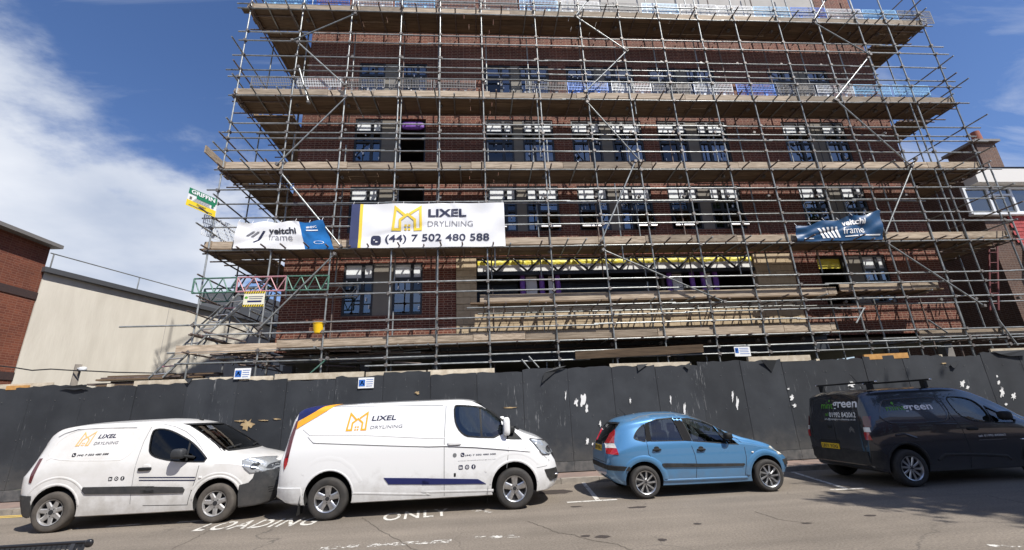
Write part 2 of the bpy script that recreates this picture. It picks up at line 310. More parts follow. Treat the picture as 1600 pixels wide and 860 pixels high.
mat('flap_black', (0.018, 0.02, 0.022), 0.6)
mat('skirting', (0.06, 0.062, 0.064), 0.85, col2=(0.13, 0.125, 0.12), vs=5)
mat('paper_white', (0.74, 0.74, 0.72), 0.8)
mat('ply_raw', (0.50, 0.37, 0.20), 0.85, col2=(0.36, 0.25, 0.13), vs=9)
# road
def road_mat(name, c1, c2, c3):
    m = mat(name, c1, 0.86, col2=c2, vs=0.55, bump=0.5, bs=140, det=9, lo=0.3, hi=0.7); t = m.node_tree; b = t.nodes['Principled BSDF']; old = b.inputs['Base Color'].links[0].from_socket
    g = t.nodes.new('ShaderNodeNewGeometry')
    fn = t.nodes.new('ShaderNodeTexNoise'); fn.inputs['Scale'].default_value = 34; fn.inputs['Detail'].default_value = 4; fn.inputs['Roughness'].default_value = 0.8; t.links.new(g.outputs['Position'], fn.inputs['Vector'])
    fr = t.nodes.new('ShaderNodeMapRange'); fr.inputs['From Min'].default_value = 0.3; fr.inputs['From Max'].default_value = 0.7; fr.inputs['To Min'].default_value = 0.55; fr.inputs['To Max'].default_value = 1.45; t.links.new(fn.outputs['Fac'], fr.inputs['Value'])
    # tyre-polished streaks along the street
    sv = t.nodes.new('ShaderNodeVectorMath'); sv.operation = 'MULTIPLY'; sv.inputs[1].default_value = (0.22, 2.6, 1); t.links.new(g.outputs['Position'], sv.inputs[0])
    sn = t.nodes.new('ShaderNodeTexNoise'); sn.inputs['Scale'].default_value = 0.8; sn.inputs['Detail'].default_value = 5; t.links.new(sv.outputs[0], sn.inputs['Vector'])
    sr = t.nodes.new('ShaderNodeMapRange'); sr.inputs['From Min'].default_value = 0.3; sr.inputs['From Max'].default_value = 0.7; sr.inputs['To Min'].default_value = 0.84; sr.inputs['To Max'].default_value = 1.14; t.links.new(sn.outputs['Fac'], sr.inputs['Value'])
    mu = t.nodes.new('ShaderNodeMath'); mu.operation = 'MULTIPLY'; t.links.new(fr.outputs[0], mu.inputs[0]); t.links.new(sr.outputs[0], mu.inputs[1])
    h = t.nodes.new('ShaderNodeHueSaturation'); t.links.new(old, h.inputs['Color']); t.links.new(mu.outputs[0], h.inputs['Value'])
    # cracks
    dn = t.nodes.new('ShaderNodeTexNoise'); dn.inputs['Scale'].default_value = 1.6; dn.inputs['Detail'].default_value = 5; t.links.new(g.outputs['Position'], dn.inputs['Vector'])
    vm = t.nodes.new('ShaderNodeVectorMath'); vm.operation = 'MULTIPLY_ADD'; vm.inputs[1].default_value = (0.9, 0.9, 0.9); t.links.new(dn.outputs['Color'], vm.inputs[0]); t.links.new(g.outputs['Position'], vm.inputs[2])
    vo = t.nodes.new('ShaderNodeTexVoronoi'); vo.feature = 'DISTANCE_TO_EDGE'; vo.inputs['Scale'].default_value = 0.27; t.links.new(vm.outputs[0], vo.inputs['Vector'])
    vr = t.nodes.new('ShaderNodeMapRange'); vr.inputs['From Min'].default_value = 0.0015; vr.inputs['From Max'].default_value = 0.0055; vr.inputs['To Min'].default_value = 0.6; vr.inputs['To Max'].default_value = 0.0; t.links.new(vo.outputs['Distance'], vr.inputs['Value'])
    cm = t.nodes.new('ShaderNodeMath'); cm.operation = 'MULTIPLY'; cm.use_clamp = True; t.links.new(vr.outputs[0], cm.inputs[0])
    cn = t.nodes.new('ShaderNodeTexNoise'); cn.inputs['Scale'].default_value = 0.35; t.links.new(g.outputs['Position'], cn.inputs['Vector'])
    cr = t.nodes.new('ShaderNodeMapRange'); cr.inputs['From Min'].default_value = 0.42; cr.inputs['From Max'].default_value = 0.56; t.links.new(cn.outputs['Fac'], cr.inputs['Value']); t.links.new(cr.outputs[0], cm.inputs[1])
    x = t.nodes.new('ShaderNodeMix'); x.data_type = 'RGBA'; t.links.new(cm.outputs[0], x.inputs['Factor']); t.links.new(h.outputs[0], x.inputs[6]); x.inputs[7].default_value = (*c3, 1); t.links.new(x.outputs[2], b.inputs['Base Color'])
road_mat('asphalt', (0.152, 0.129, 0.103), (0.202, 0.172, 0.138), (0.05, 0.045, 0.04))
mat('ground', (0.12, 0.11, 0.09), 0.95, col2=(0.08, 0.09, 0.05), vs=0.2)
mat('paving', (0.235, 0.165, 0.135), 0.9, col2=(0.17, 0.13, 0.11), vs=2.5, bump=0.3, bs=60)
mat('kerb', (0.30, 0.265, 0.22), 0.9, col2=(0.20, 0.18, 0.155), vs=7, bump=0.3, bs=50, rnd=0.12)
def worn_paint(name, col, cover):
    m = mat(name, col, 0.75); t = m.node_tree; b = t.nodes['Principled BSDF']; o = t.nodes['Material Output']
    g = t.nodes.new('ShaderNodeNewGeometry'); n = t.nodes.new('ShaderNodeTexNoise'); n.inputs['Scale'].default_value = 9; n.inputs['Detail'].default_value = 8; n.inputs['Roughness'].default_value = 0.75; t.links.new(g.outputs['Position'], n.inputs['Vector'])
    r = t.nodes.new('ShaderNodeMapRange'); r.inputs['From Min'].default_value = cover; r.inputs['From Max'].default_value = cover+0.05; t.links.new(n.outputs['Fac'], r.inputs['Value'])
    tr = t.nodes.new('ShaderNodeBsdfTransparent'); x = t.nodes.new('ShaderNodeMixShader'); t.links.new(r.outputs[0], x.inputs[0]); t.links.new(tr.outputs[0], x.inputs[1]); t.links.new(b.outputs[0], x.inputs[2]); t.links.new(x.outputs[0], o.inputs['Surface'])
worn_paint('line_white', (0.58, 0.56, 0.51), 0.41); worn_paint('line_worn', (0.62, 0.60, 0.55), 0.50); worn_paint('line_yellow', (0.60, 0.42, 0.10), 0.36)
mat('gap_tar', (0.075, 0.063, 0.05), 0.9); worn_paint('oil_shade', (0.045, 0.035, 0.03), 0.36)
# vehicles
mat('paint_white', (0.76, 0.77, 0.77), 0.28, coat=1.0); mat('paint_white_dusty', (0.73, 0.725, 0.71), 0.34, coat=0.7, col2=(0.63, 0.62, 0.59), vs=2.5)
mat('paint_blue', (0.085, 0.245, 0.455), 0.28, 0.3, coat=1.0, col2=(0.095, 0.26, 0.475), vs=300); mat('paint_slate', (0.028, 0.032, 0.042), 0.25, 0.4, coat=1.0)
mat('trim_black', (0.016, 0.017, 0.018), 0.62, spec=0.25); mat('trim_grey', (0.026, 0.028, 0.031), 0.62, bump=0.1, bs=300); mat('gap', (0.012, 0.012, 0.012), 0.9); mat('gap_shade_grey', (0.16, 0.165, 0.17), 0.6)
mat('rubber', (0.022, 0.021, 0.020), 0.8, col2=(0.04, 0.036, 0.032), vs=7); mat('rubber_dusty', (0.05, 0.044, 0.038), 0.85, col2=(0.09, 0.078, 0.065), vs=6)
mat('alloy', (0.55, 0.56, 0.57), 0.3, 0.85, col2=(0.42, 0.42, 0.42), vs=20); mat('alloy_dark', (0.03, 0.03, 0.032), 0.6, 0.3); mat('hubcap', (0.46, 0.46, 0.45), 0.42, 0.55, col2=(0.33, 0.31, 0.29), vs=12)
mat('lamp_clear', (0.50, 0.53, 0.55), 0.28, 0.55, coat=1.0); mat('lamp_bowl', (0.16, 0.17, 0.18), 0.12, 0.8, coat=1.0); mat('lamp_milky', (0.62, 0.60, 0.50), 0.3, 0.1, coat=0.8); mat('lamp_red', (0.36, 0.008, 0.014), 0.15, coat=1.0, spec=0.8); mat('lamp_dark_red', (0.09, 0.008, 0.012), 0.15, coat=1.0); mat('lamp_white', (0.7, 0.68, 0.64), 0.15, coat=1.0)
mat('navy', (0.012, 0.018, 0.10), 0.4); mat('navy_ink', (0.02, 0.024, 0.06), 0.5); mat('orange', (0.86, 0.38, 0.03), 0.4); mat('orange_pale', (0.80, 0.46, 0.16), 0.45); mat('gold', (0.86, 0.62, 0.06), 0.5); mat('ink', (0.025, 0.025, 0.03), 0.5); mat('ink_grey', (0.18, 0.18, 0.20), 0.55); mat('ink_white', (0.8, 0.8, 0.8), 0.5); mat('ink_green', (0.10, 0.34, 0.03), 0.5); mat('plate_yellow', (0.72, 0.46, 0.02), 0.4)
mat('chrome', (0.7, 0.7, 0.72), 0.12, 1.0); mat('cabin', (0.018, 0.018, 0.02), 0.8); mat('seat', (0.05, 0.052, 0.058), 0.85)
glass_mat('glass_dark', (0.22, 0.25, 0.25), 0.02, 0.02); glass_mat('glass_car', (0.74, 0.80, 0.78), 0.05, 0.02); glass_mat('glass_black', (0.05, 0.055, 0.055), 0.0); glass_mat('glass_site', (0.32, 0.34, 0.35), 0.13)
grime(['paint_white', 'paint_white_dusty'], (0.30, 0.275, 0.24), 0.2, 0.95, 0.5, 5.0); grime(['paint_blue', 'paint_slate'], (0.16, 0.145, 0.125), 0.2, 0.8, 0.35, 5.0); grime(['trim_grey', 'trim_black'], (0.12, 0.11, 0.10), 0.2, 1.2, 0.4, 7.0)
# banners and signs
mat('pvc_white', (0.80, 0.80, 0.79), 0.42, col2=(0.76, 0.77, 0.78), vs=3); mat('pvc_navy', (0.045, 0.055, 0.13), 0.45); mat('pvc_blue', (0.012, 0.12, 0.34), 0.35, col2=(0.015, 0.15, 0.42), vs=6); mat('pvc_steel', (0.014, 0.055, 0.135), 0.33, col2=(0.02, 0.075, 0.17), vs=5)
mat('sign_green', (0.012, 0.19, 0.085), 0.45); mat('sign_yellow', (0.80, 0.60, 0.02), 0.45); mat('sign_white', (0.76, 0.77, 0.76), 0.5); mat('sign_blue', (0.03, 0.13, 0.45), 0.45); mat('sign_cream', (0.72, 0.70, 0.55), 0.5)
mat('pillar', (0.018, 0.018, 0.019), 0.85, spec=0.06); mat('rivet', (0.10, 0.10, 0.10), 0.6); mat('tile_red', (0.36, 0.045, 0.04), 0.7, col2=(0.28, 0.035, 0.035), vs=8, rnd=0.12); mat('upvc', (0.72, 0.74, 0.75), 0.35); mat('curtain', (0.42, 0.46, 0.48), 0.9, col2=(0.60, 0.63, 0.64), vs=9, stretch=(6, 1, 0.4)); mat('roof_tile', (0.10, 0.06, 0.05), 0.85, col2=(0.07, 0.045, 0.04), vs=12); mat('terracotta', (0.28, 0.09, 0.055), 0.8); mat('fascia', (0.68, 0.66, 0.62), 0.6); mat('lead', (0.20, 0.19, 0.18), 0.7)
mat('bark', (0.10, 0.075, 0.055), 0.9, col2=(0.06, 0.045, 0.035), vs=6, bump=0.6, bs=20); mat('leaf', (0.055, 0.11, 0.025), 0.6, col2=(0.09, 0.15, 0.035), vs=2)
mat('bench_black', (0.014, 0.014, 0.015), 0.35, coat=0.3); mat('cable', (0.02, 0.02, 0.02), 0.6); mat('ladder_red', (0.14, 0.03, 0.03), 0.55); mat('alu', (0.62, 0.62, 0.62), 0.4, 0.8)
# ------------------------------------------------------------------ ground, road, pavements
YW, YS, YI, YH = 13.5, 12.35, 13.18, 11.9        # facade, outer scaffold row, inner scaffold row, hoarding
def sheet(name, x0, x1, y0, y1, z, m, z2=None, kind='structure'):
    z2 = z if z2 is None else z2
    return tag(mk(name, [(x0, y0, z), (x1, y0, z), (x1, y1, z2), (x0, y1, z2)], [(0, 1, 2, 3)], m), kind=kind)
sheet('ground', -1500, 1500, -1500, 1500, -0.03, 'ground')
sheet('road', -120, 120, 4.6, 11.1, 0.0, 'asphalt')
YK = 11.1
pave = sheet('pavement', -120, 120, YK+0.15, 13.2, 0.10, 'paving', 0.22)
near = sheet('near_pavement', -120, 120, -4.0, 4.45, 0.10, 'paving')
for k in range(-20, 32):
    x = k*0.915
    dz = hrand(-0.008, 0.008)
    box('kerb_stone', (x+0.45, YK+0.072, 0.04+dz), (0.905, 0.146, 0.14), 'kerb', pave)
for k in range(-12, 14): box('kerb_stone', (k*0.915+0.45, 4.53, 0.035), (0.905, 0.146, 0.14), 'kerb', near)
# painted markings, each a thin sheet lying on the road
def decal_ground(name, v, f, m, z=0.004, label=None, cat='road marking'):
    o = mk(name, [(p[0], p[1], z) for p in v], f, m); tag(o, kind='structure'); return o
def strip_px(name, pts, w, m, z=0.004):
    v, f = stroke2d([tuple(atz(x, y, 0)[:2]) for x, y in pts], w); return decal_ground(name, v, f, m, z)
def ground_text(name, s, p0, p1, depth):
    a, b = atz(*p0, 0), atz(*p1, 0); v, f = text_fit(s, 0, 0, 1, 1, bold=0.012, space=1.12); u = Vector((b[0]-a[0], b[1]-a[1])); n = Vector((-u.y, u.x)).normalized()*depth
    decal_ground(name, [(a[0]+u.x*p[0]+n.x*p[1], a[1]+u.y*p[0]+n.y*p[1]) for p in v], f, 'line_white')
ground_text('loading_lettering', 'LOADING', (297, 831), (486, 821), 0.62)
ground_text('only_lettering', 'ONLY', (596, 815), (702, 806), 0.62)
strip_px('bay_line', [(886, 785.5), (964, 781)], 0.09, 'line_white'); strip_px('bay_line', [(934, 782), (906, 748)], 0.09, 'line_white', 0.005)
strip_px('bay_line', [(1298, 766), (1350, 763.5)], 0.09, 'line_white'); strip_px('bay_line', [(1322, 764), (1238, 738)], 0.09, 'line_white', 0.005)
strip_px('bay_line', [(110, 828), (122, 826)], 0.1, 'line_worn'); strip_px('bay_line', [(168, 823), (220, 819.5)], 0.1, 'line_white'); strip_px('bay_line', [(278, 816.5), (352, 811.5)], 0.1, 'line_white')
strip_px('lane_dash', [(500, 858), (560, 853.5)], 0.13, 'line_worn'); strip_px('lane_dash', [(575, 853), (705, 846)], 0.15, 'line_worn'); strip_px('lane_dash', [(742, 841), (812, 838)], 0.13, 'line_worn'); strip_px('lane_dash', [(1545, 853), (1600, 856)], 0.1, 'line_worn')
strip_px('lane_dash', [(738, 798), (768, 801)], 0.12, 'line_worn')
for dy in (0.18, 0.34): decal_ground('yellow_line', *rect2d(-60, YK-dy-0.045, -7.4, YK-dy+0.045), 'line_yellow', 0.005)
for (x, y, a, b) in ((868, 769, 0.42, 0.28), (996, 793, 0.2, 0.07), (942, 839, 0.12, 0.08), (900, 792, 0.12, 0.05), (1035, 844, 0.06, 0.06), (1360, 806, 0.1, 0.05), (915, 838, 0.07, 0.05), (1260, 818, 0.08, 0.04), (1090, 819, 0.07, 0.05)):  # first patch paints the shadow at the big van's nose; the rest are oily stains
    c = atz(x, y, 0); n = 18; v = [(c[0]+a*math.cos(2*math.pi*i/n)*hrand(.75, 1.1), c[1]+b*math.sin(2*math.pi*i/n)*hrand(.75, 1.1)) for i in range(n)]
    decal_ground('oil_shade_patch', v, [tuple(range(n))], 'oil_shade', 0.003)

for pts in ([(566, 809), (582, 821), (607, 836), (633, 850), (652, 861)], [(327, 829), (303, 842), (268, 859)], [(824, 815), (844, 822), (872, 833), (895, 836), (916, 843), (959, 850), (990, 861)], [(1180, 800), (1215, 812), (1262, 818)]):
    P = [Vector(atz(x, y, 0)[:2]) for x, y in pts]; Q = [P[0]]
    for a, b in zip(P[:-1], P[1:]):
        for i in range(1, 9): Q.append(a.lerp(b, i/8)+Vector((hrand(-.02, .02), hrand(-.02, .02))))
    v, f = stroke2d(Q, 0.010); decal_ground('road_crack', v, f, 'gap_tar', 0.0035)
# ------------------------------------------------------------------ the block under construction
blk = thing('apartment_block', 'red brick apartment block under construction behind the scaffold', 'building', (5, YW, 0))
BX0, BX1, BZ0, BZ1 = -6.15, 16.2, 3.62, 18.2
cols = [(-4.30, -3.36, -2.76, -1.82), (0.32, 1.33, 1.67, 2.80), (3.47, 4.57, 4.97, 6.13), (6.72, 7.86, 8.27, 9.42), (11.65, 12.72, 13.27, 14.20)]
rows = [(4.67, 6.40), (7.45, 9.15), (10.12, 11.88), (12.9, 14.35)]
TAN = (-0.76, 10.75, BZ0, 6.52); GREY = (3.3, 14.6, 15.9, BZ1); BIG = (-0.08, 9.37, 4.97, 6.47)
holes = [TAN, GREY]
for ri, (z0, z1) in enumerate(rows):
    for ci, (a, b, c, d) in enumerate(cols):
        if ri == 0 and ci in (1, 2, 3): continue
        holes.append((a, d, z0, z1))
def wall_sheet(name, x0, x1, z0, z1, hs, y, m, parent, depth=0.24):
    xs = sorted({x0, x1, *[h[0] for h in hs], *[h[1] for h in hs]}); zs = sorted({z0, z1, *[h[2] for h in hs], *[h[3] for h in hs]})
    xs = [x for x in xs if x0 <= x <= x1]; zs = [z for z in zs if z0 <= z <= z1]; b = MB()
    for i in range(len(xs)-1):
        for j in range(len(zs)-1):
            cx, cz = (xs[i]+xs[i+1])/2, (zs[j]+zs[j+1])/2
            if any(h[0] < cx < h[1] and h[2] < cz < h[3] for h in hs): continue
            b.add([(xs[i], y, zs[j]), (xs[i+1], y, zs[j]), (xs[i+1], y, zs[j+1]), (xs[i], y, zs[j+1])], [(0, 1, 2, 3)])
    for (a, c, e, g) in hs:
        q = [(a, e), (c, e), (c, g), (a, g)]
        for k in range(4):
            p, r = q[k], q[(k+1) % 4]; b.add([(p[0], y, p[1]), (r[0], y, r[1]), (r[0], y+depth, r[1]), (p[0], y+depth, p[1])], [(0, 1, 2, 3)])
    return b.build(name, m, parent)
wall_sheet('wall', BX0, BX1, BZ0, BZ1, holes, YW, 'brick_red', blk)
def quad(name, v, m, parent): return mk(name, v, [(0, 1, 2, 3)], m, parent)
quad('side_wall', [(BX0, YW, BZ0), (BX0, 27, BZ0), (BX0, 27, BZ1), (BX0, YW, BZ1)], 'brick_red', blk)
quad('side_wall', [(BX1, YW, BZ0), (BX1, 27, BZ0), (BX1, 27, BZ1), (BX1, YW, BZ1)], 'brick_red', blk)
box('rear_wall', (5, 19.1, 9), (BX1-BX0-0.1, 0.2, 18), 'slab', blk)
for z in (3.45, 6.93, 9.68, 12.42, 15.2, 18.1): box('floor_slab', (5.02, 16.45, z), (BX1-BX0-0.08, 5.2, 0.25), 'slab', blk)
for x in (-1.0, 3.1, 6.4, 10.6): box('partition', (x, 16.6, 10.9), (0.1, 4.8, 14), 'slab', blk)
# rendered attic storey
box('attic_panel', (8.95, YW+0.1, 17.05), (11.28, 0.16, 2.28), 'render_grey', blk)
for x in (5.2, 8.4, 11.5): box('attic_joint', (x, YW+0.015, 17.05), (0.02, 0.012, 2.2), 'panel_taupe', blk)
# undercroft
box('undercroft_wall', (-3.9, 14.7, 1.6), (4.4, 0.2, 3.3), 'render_grey', blk)
for x in (-5.9, -3.6, -1.4, 2.5, 6.5, 10.6, 14.0, 16.0): box('undercroft_column', (x, 14.1, 1.6), (0.28, 0.28, 3.36), 'slab', blk)
# tan blockwork of the ground floor, block by block
bw, bh = 0.45, 0.225
box('blockwork_core', (5.0, YW+0.13, 4.29), (11.46, 0.2, 1.33), 'mortar_tan', blk)
for (a, b) in ((-0.745, -0.095), (9.385, 10.735)): box('blockwork_core', ((a+b)/2, YW+0.13, 5.74), (b-a, 0.2, 1.55), 'mortar_tan', blk)
def blocks(x0, x1, z0, z1):
    j = 0; z = z0
    while z < z1-0.05:
        h = min(bh, z1-z); x = x0-(bw/2 if j % 2 else 0)
        while x < x1-0.03:
            a, b = max(x, x0), min(x+bw, x1)
            if b-a > 0.06: box('block', ((a+b)/2, YW+0.02+hrand(-.003, .003), z+h/2), (b-a-0.012, 0.06, h-0.012), 'block_tan', blk)
            x += bw
        z += bh; j += 1
blocks(-0.75, 10.74, 3.63, 4.96); blocks(-0.75, -0.09, 4.97, 6.50); blocks(9.38, 10.74, 4.97, 6.50)
# big ground-floor opening: head trusses, yellow tape, wrapped columns
box('lintel', (4.65, YW+0.2, 6.50), (9.5, 0.16, 0.06), 'frame_dark', blk)
box('head_board', (4.65, YW+0.085, 6.24), (9.4, 0.03, 0.44), 'board_white', blk)
for k in range(11):
    x0 = -0.05+k*0.855; v = []; n = 8
    for i in range(n+1):
        dz = hrand(-0.02, 0.02)
        for j, (y, z) in enumerate(((YW+0.065, 6.44), (YW+0.045, 6.36+dz), (YW+0.065, 6.27+dz))): v.append((x0+i*0.855/n, y+hrand(-.008, .008), z))
    mk('insulation_strip', v, [(i*3+j, i*3+3+j, i*3+4+j, i*3+1+j) for i in range(n) for j in range(2)], 'yellow_wrap', blk)
box('transom_beam', (4.65, YW+0.06, 5.97), (9.42, 0.12, 0.12), 'frame_dark', blk)
for k in range(9):
    x = 0.55+k*1.02
    for s in (-1, 1): tube('truss_web', (x, YW+0.0, 6.02), (x+s*0.46, YW+0.0, 6.46), 0.035, 'frame_dark', blk, n=6)
for (x, w) in ((1.72, 0.36), (2.36, 0.14), (6.72, 0.34), (7.75, 0.34)): box('partition_board', (x, YW+0.33, 5.45), (w, 0.06, 0.95), 'board_white', blk)
for x in (1.42, 2.06, 2.60, 6.42, 7.22, 7.62, 8.05):
    b = MB(); n = 10
    ring = [[(x+(0.09+hrand(-.015, .015))*math.cos(t*math.pi/4), YW+0.26+(0.09+hrand(-.015, .015))*math.sin(t*math.pi/4), 4.98+i*0.155) for t in range(8)] for i in range(n)]
    b.add([p for r in ring for p in r], [(i*8+t, i*8+(t+1) % 8, i*8+8+(t+1) % 8, i*8+8+t) for i in range(n-1) for t in range(8)]); b.build('wrapped_column', 'purple_wrap', blk, smooth=True)
for i in range(9): box('shutter_slat', (4.4, YW+0.7, 5.05+i*0.1), (3.6, 0.02, 0.085), 'steel_blue', blk); box('shutter_slat', (0.5, YW+0.7, 5.05+i*0.1), (1.6, 0.02, 0.085), 'steel_blue', blk)
# windows: dark frames, filmed top lights
def window(x0, x1, z0, z1, flip=False, state='shut', top=True):
    y = YW+0.07; w = x1-x0; h = z1-z0; t = 0.06; b = MB(); xm = x0+(0.36 if flip else 0.64)*w; zt = z1-0.54; zm = z1-0.95
    b.box(((x0+x1)/2, y, z0+t/2), (w, 0.09, t)); b.box(((x0+x1)/2, y, z1-t/2), (w, 0.09, t))
    for x in (x0+t/2, x1-t/2): b.box((x, y, (z0+z1)/2), (t, 0.088, h-2*t))
    b.box((xm, y, (z0+z1)/2), (0.10, 0.086, h-2*t)); b.box(((x0+x1)/2, y, zt), (w-2*t, 0.084, 0.09))
    if h > 1.5: b.box(((x0+x1)/2, y, zm), (w-2*t, 0.082, 0.07))
    f = b.build('window', 'frame_dark', blk)
    for (a, c) in ((x0+t, xm-0.05), (xm+0.05, x1-t)):
        box('pane', ((a+c)/2, y+0.01, (zt+0.045+z1-t)/2), (c-a, 0.012, z1-t-zt-0.045), 'film_white' if top else 'glass_site', f)
        if h > 1.5: box('pane', ((a+c)/2, y+0.012, (zm+zt)/2), (c-a, 0.012, zt-zm-0.08), random.choice(('glass_site', 'glass_dark', 'glass_dark')), f)
        zl = zm-0.035 if h > 1.5 else zt-0.045
        wide = (c-a) > 0.42
        if state == 'open' and wide:
            R = Matrix.Rotation(math.radians(-17), 3, 'X'); hh = zl-z0-t; cc = Vector(((a+c)/2, y-0.05, zl))
            s = MB(); up = R @ Vector((0, 0, -hh)); mid = cc+up/2
            for sx in (-1, 1): s.box(mid+Vector((sx*(c-a)/2, 0, 0)), (0.05, 0.04, hh), 0, R)
            s.box(cc+up, (c-a+0.05, 0.05, 0.05), 1, R); s.build('open_sash', ['frame_dark', 'upvc'], f)
            p = MB(); p.box(mid, (c-a-0.05, 0.01, hh-0.04), 0, R); p.build('pane', 'glass_site', f)
        else:
            box('pane', ((a+c)/2, y+0.012, (z0+t+zl)/2), (c-a, 0.012, zl-z0-t), random.choice(('glass_site', 'glass_site', 'glass_dark')), f)
            if wide: tube('reflected_stay', (a+0.05, y+0.03, z0+t+0.03), (c-0.05, y+0.03, zl-0.05), 0.012, 'frame_dark', f, n=5)
    for _ in range(7): box('sticker', (hrand(x0+.05, x1-.05), y-0.05, hrand(z0+.1, zt)), (hrand(.02, .05), 0.006, hrand(.04, .12)), 'sticker_glint_white', f)
    return f
for ri, (z0, z1) in enumerate(rows):
    for ci, (a, b, c, d) in enumerate(cols):
        if ri == 0 and ci in (1, 2, 3): continue
        box('cladding_panel', ((b+c)/2, YW+0.085, (z0+z1)/2), (c-b, 0.1, z1-z0-0.006), 'panel_taupe', blk)
        if ci == 4 and ri: box('cladding_joint', ((b+c)/2, YW+0.032, (z0+z1)/2), (0.02, 0.01, z1-z0-0.02), 'frame_dark', blk)
        st = 'open' if ri == 1 and ci in (1, 2, 3) else 'shut'
        if not (ri == 0 and ci == 4): window(a, b, z0, z1, False, st, top=(ri < 3))
        else:
            fr = MB()
            for x in (a+.04, b-.04): fr.box((x, YW+.13, (z0+z1)/2), (.08, .09, z1-z0))
            fr.box(((a+b)/2, YW+.13, z1-.04), (b-a-.16, .09, .08))
            fr.build('window', 'frame_dark', blk); box('insulation_strip', ((a+b)/2, YW+.2, z1-.22), (b-a-.18, .05, .4), 'yellow_wrap', blk)
        if ci == 0 and ri in (1, 2):
            fr = MB()
            for x in (c+.03, d-.03): fr.box((x, YW+.13, (z0+z1)/2), (.06, .09, z1-z0))
            fr.box(((c+d)/2, YW+.13, z1-.03), (d-c-.12, .09, .06)); fr.box(((c+d)/2, YW+.13, z0+.03), (d-c-.12, .09, .06))
            fr.build('window', 'frame_dark', blk)
            if ri == 2:
                v, f = superell(((c+d)/2, YW+.12, z1-.2), ((d-c)/2-.06, .06, .17), 0.5); mk('wrapped_head', v, f, 'purple_wrap', blk, smooth=True)
        else: window(c, d, z0, z1, ci in (1, 2, 3), st, top=(ri < 3))
# steel beam carried across the undercroft
bm_ = MB(); x0, x1 = -1.2, 11.05
bm_.box(((x0+x1)/2, YW-0.28, 3.60), (x1-x0, 0.30, 0.03)); bm_.box(((x0+x1)/2, YW-0.28, 3.10), (x1-x0, 0.30, 0.03)); bm_.box(((x0+x1)/2, YW-0.30, 3.35), (x1-x0, 0.025, 0.47)); bm_.build('steel_beam', 'steel_blue', blk)
for x in (-1.0, 2.2, 5.2, 8.3):
    b = MB()
    for i in range(2):
        for j in range(5): b.box((x+i*0.09, YW-0.32, 3.2+j*0.075), (0.022, 0.02, 0.022))
    b.build('bolt_plate', 'galv', blk)

# ------------------------------------------------------------------ neighbours
# west: gable wall of red brick, then a long rendered flank running away from the street
cx, cy = aty(80, 384, 15.0)[0], 15.0
bb = thing('brick_building', 'red brick building corner with dark brick bands beside the rendered wall', 'building', (cx-4, 13.6, 0))
ZT = 7.67
b = MB(); b.box((cx-5, (12.6+cy)/2, ZT/2), (10, cy-12.6, ZT)); b.build('wall', 'brick_left', bb)
b = MB(); b.box((cx-4.9, (12.6+cy)/2, ZT+0.06), (10.36, cy-12.6+0.3, 0.12)); b.build('coping', 'lead', bb)
for z in (5.95, 3.35): box('brick_band', (cx-4.98, (12.6+cy)/2, z), (10.0, cy-12.6+0.03, 0.24), 'brick_band', bb)
dirv = Vector((0.285, 1.0, 0)).normalized(); nrm = Vector((dirv.y, -dirv.x, 0)); A = Vector((cx+0.02, cy+0.02, 0)); ZC = 6.80
rb = thing('rendered_building', 'long cream rendered flank wall with flat roof and roof railing', 'building', A)
Bp = A+dirv*30; C_, D_ = Bp-nrm*14, A-nrm*14
mk('wall', [(*p.xy, z) for z in (0, ZC) for p in (A, Bp, C_, D_)], [(0, 1, 5, 4), (1, 2, 6, 5), (2, 3, 7, 6), (3, 0, 4, 7), (4, 5, 6, 7)], 'render_cream', rb)
def along(s, o, z): p = A+dirv*s+nrm*o; return Vector((p.x, p.y, z))
rotw = math.atan2(dirv.y, dirv.x)
box('roof_edge', along(15, -0.1, ZC+0.07), (30.2, 0.5, 0.17), 'zinc_dark', rb, rot=(0, 0, rotw))
for s in (4.5, 9, 13.5, 18): box('render_joint', along(s, 0.004, ZC/2), (0.02, 0.012, ZC-0.1), 'render_grey', rb, rot=(0, 0, rotw))
for s in range(0, 27, 3): tube('railing_post', along(s+0.4, -0.5, ZC+0.1), along(s+0.4, -0.5, ZC+0.85), 0.022, 'galv', rb)
tube('railing', along(0.3, -0.5, ZC+0.85), along(27, -0.5, ZC+0.85), 0.022, 'galv', rb)
box('roof_plant_enclosure', along(16.5, -2.2, ZC+0.95), (15, 2.8, 1.7), 'zinc_dark', rb, rot=(0, 0, rotw))
tube('roof_vent', along(15.5, -1.5, ZC+1.3), along(15.5, -1.5, ZC+1.9), 0.25, 'alu', rb, n=14)
tube('drain_pipe', along(9.7, 0.03, 2.6), along(9.7, 0.03, 4.9), 0.02, 'panel_taupe', rb); box('wall_lamp', along(10.8, 0.06, 4.75), (0.16, 0.14, 0.2), 'zinc_dark', rb, rot=(0, 0, rotw))
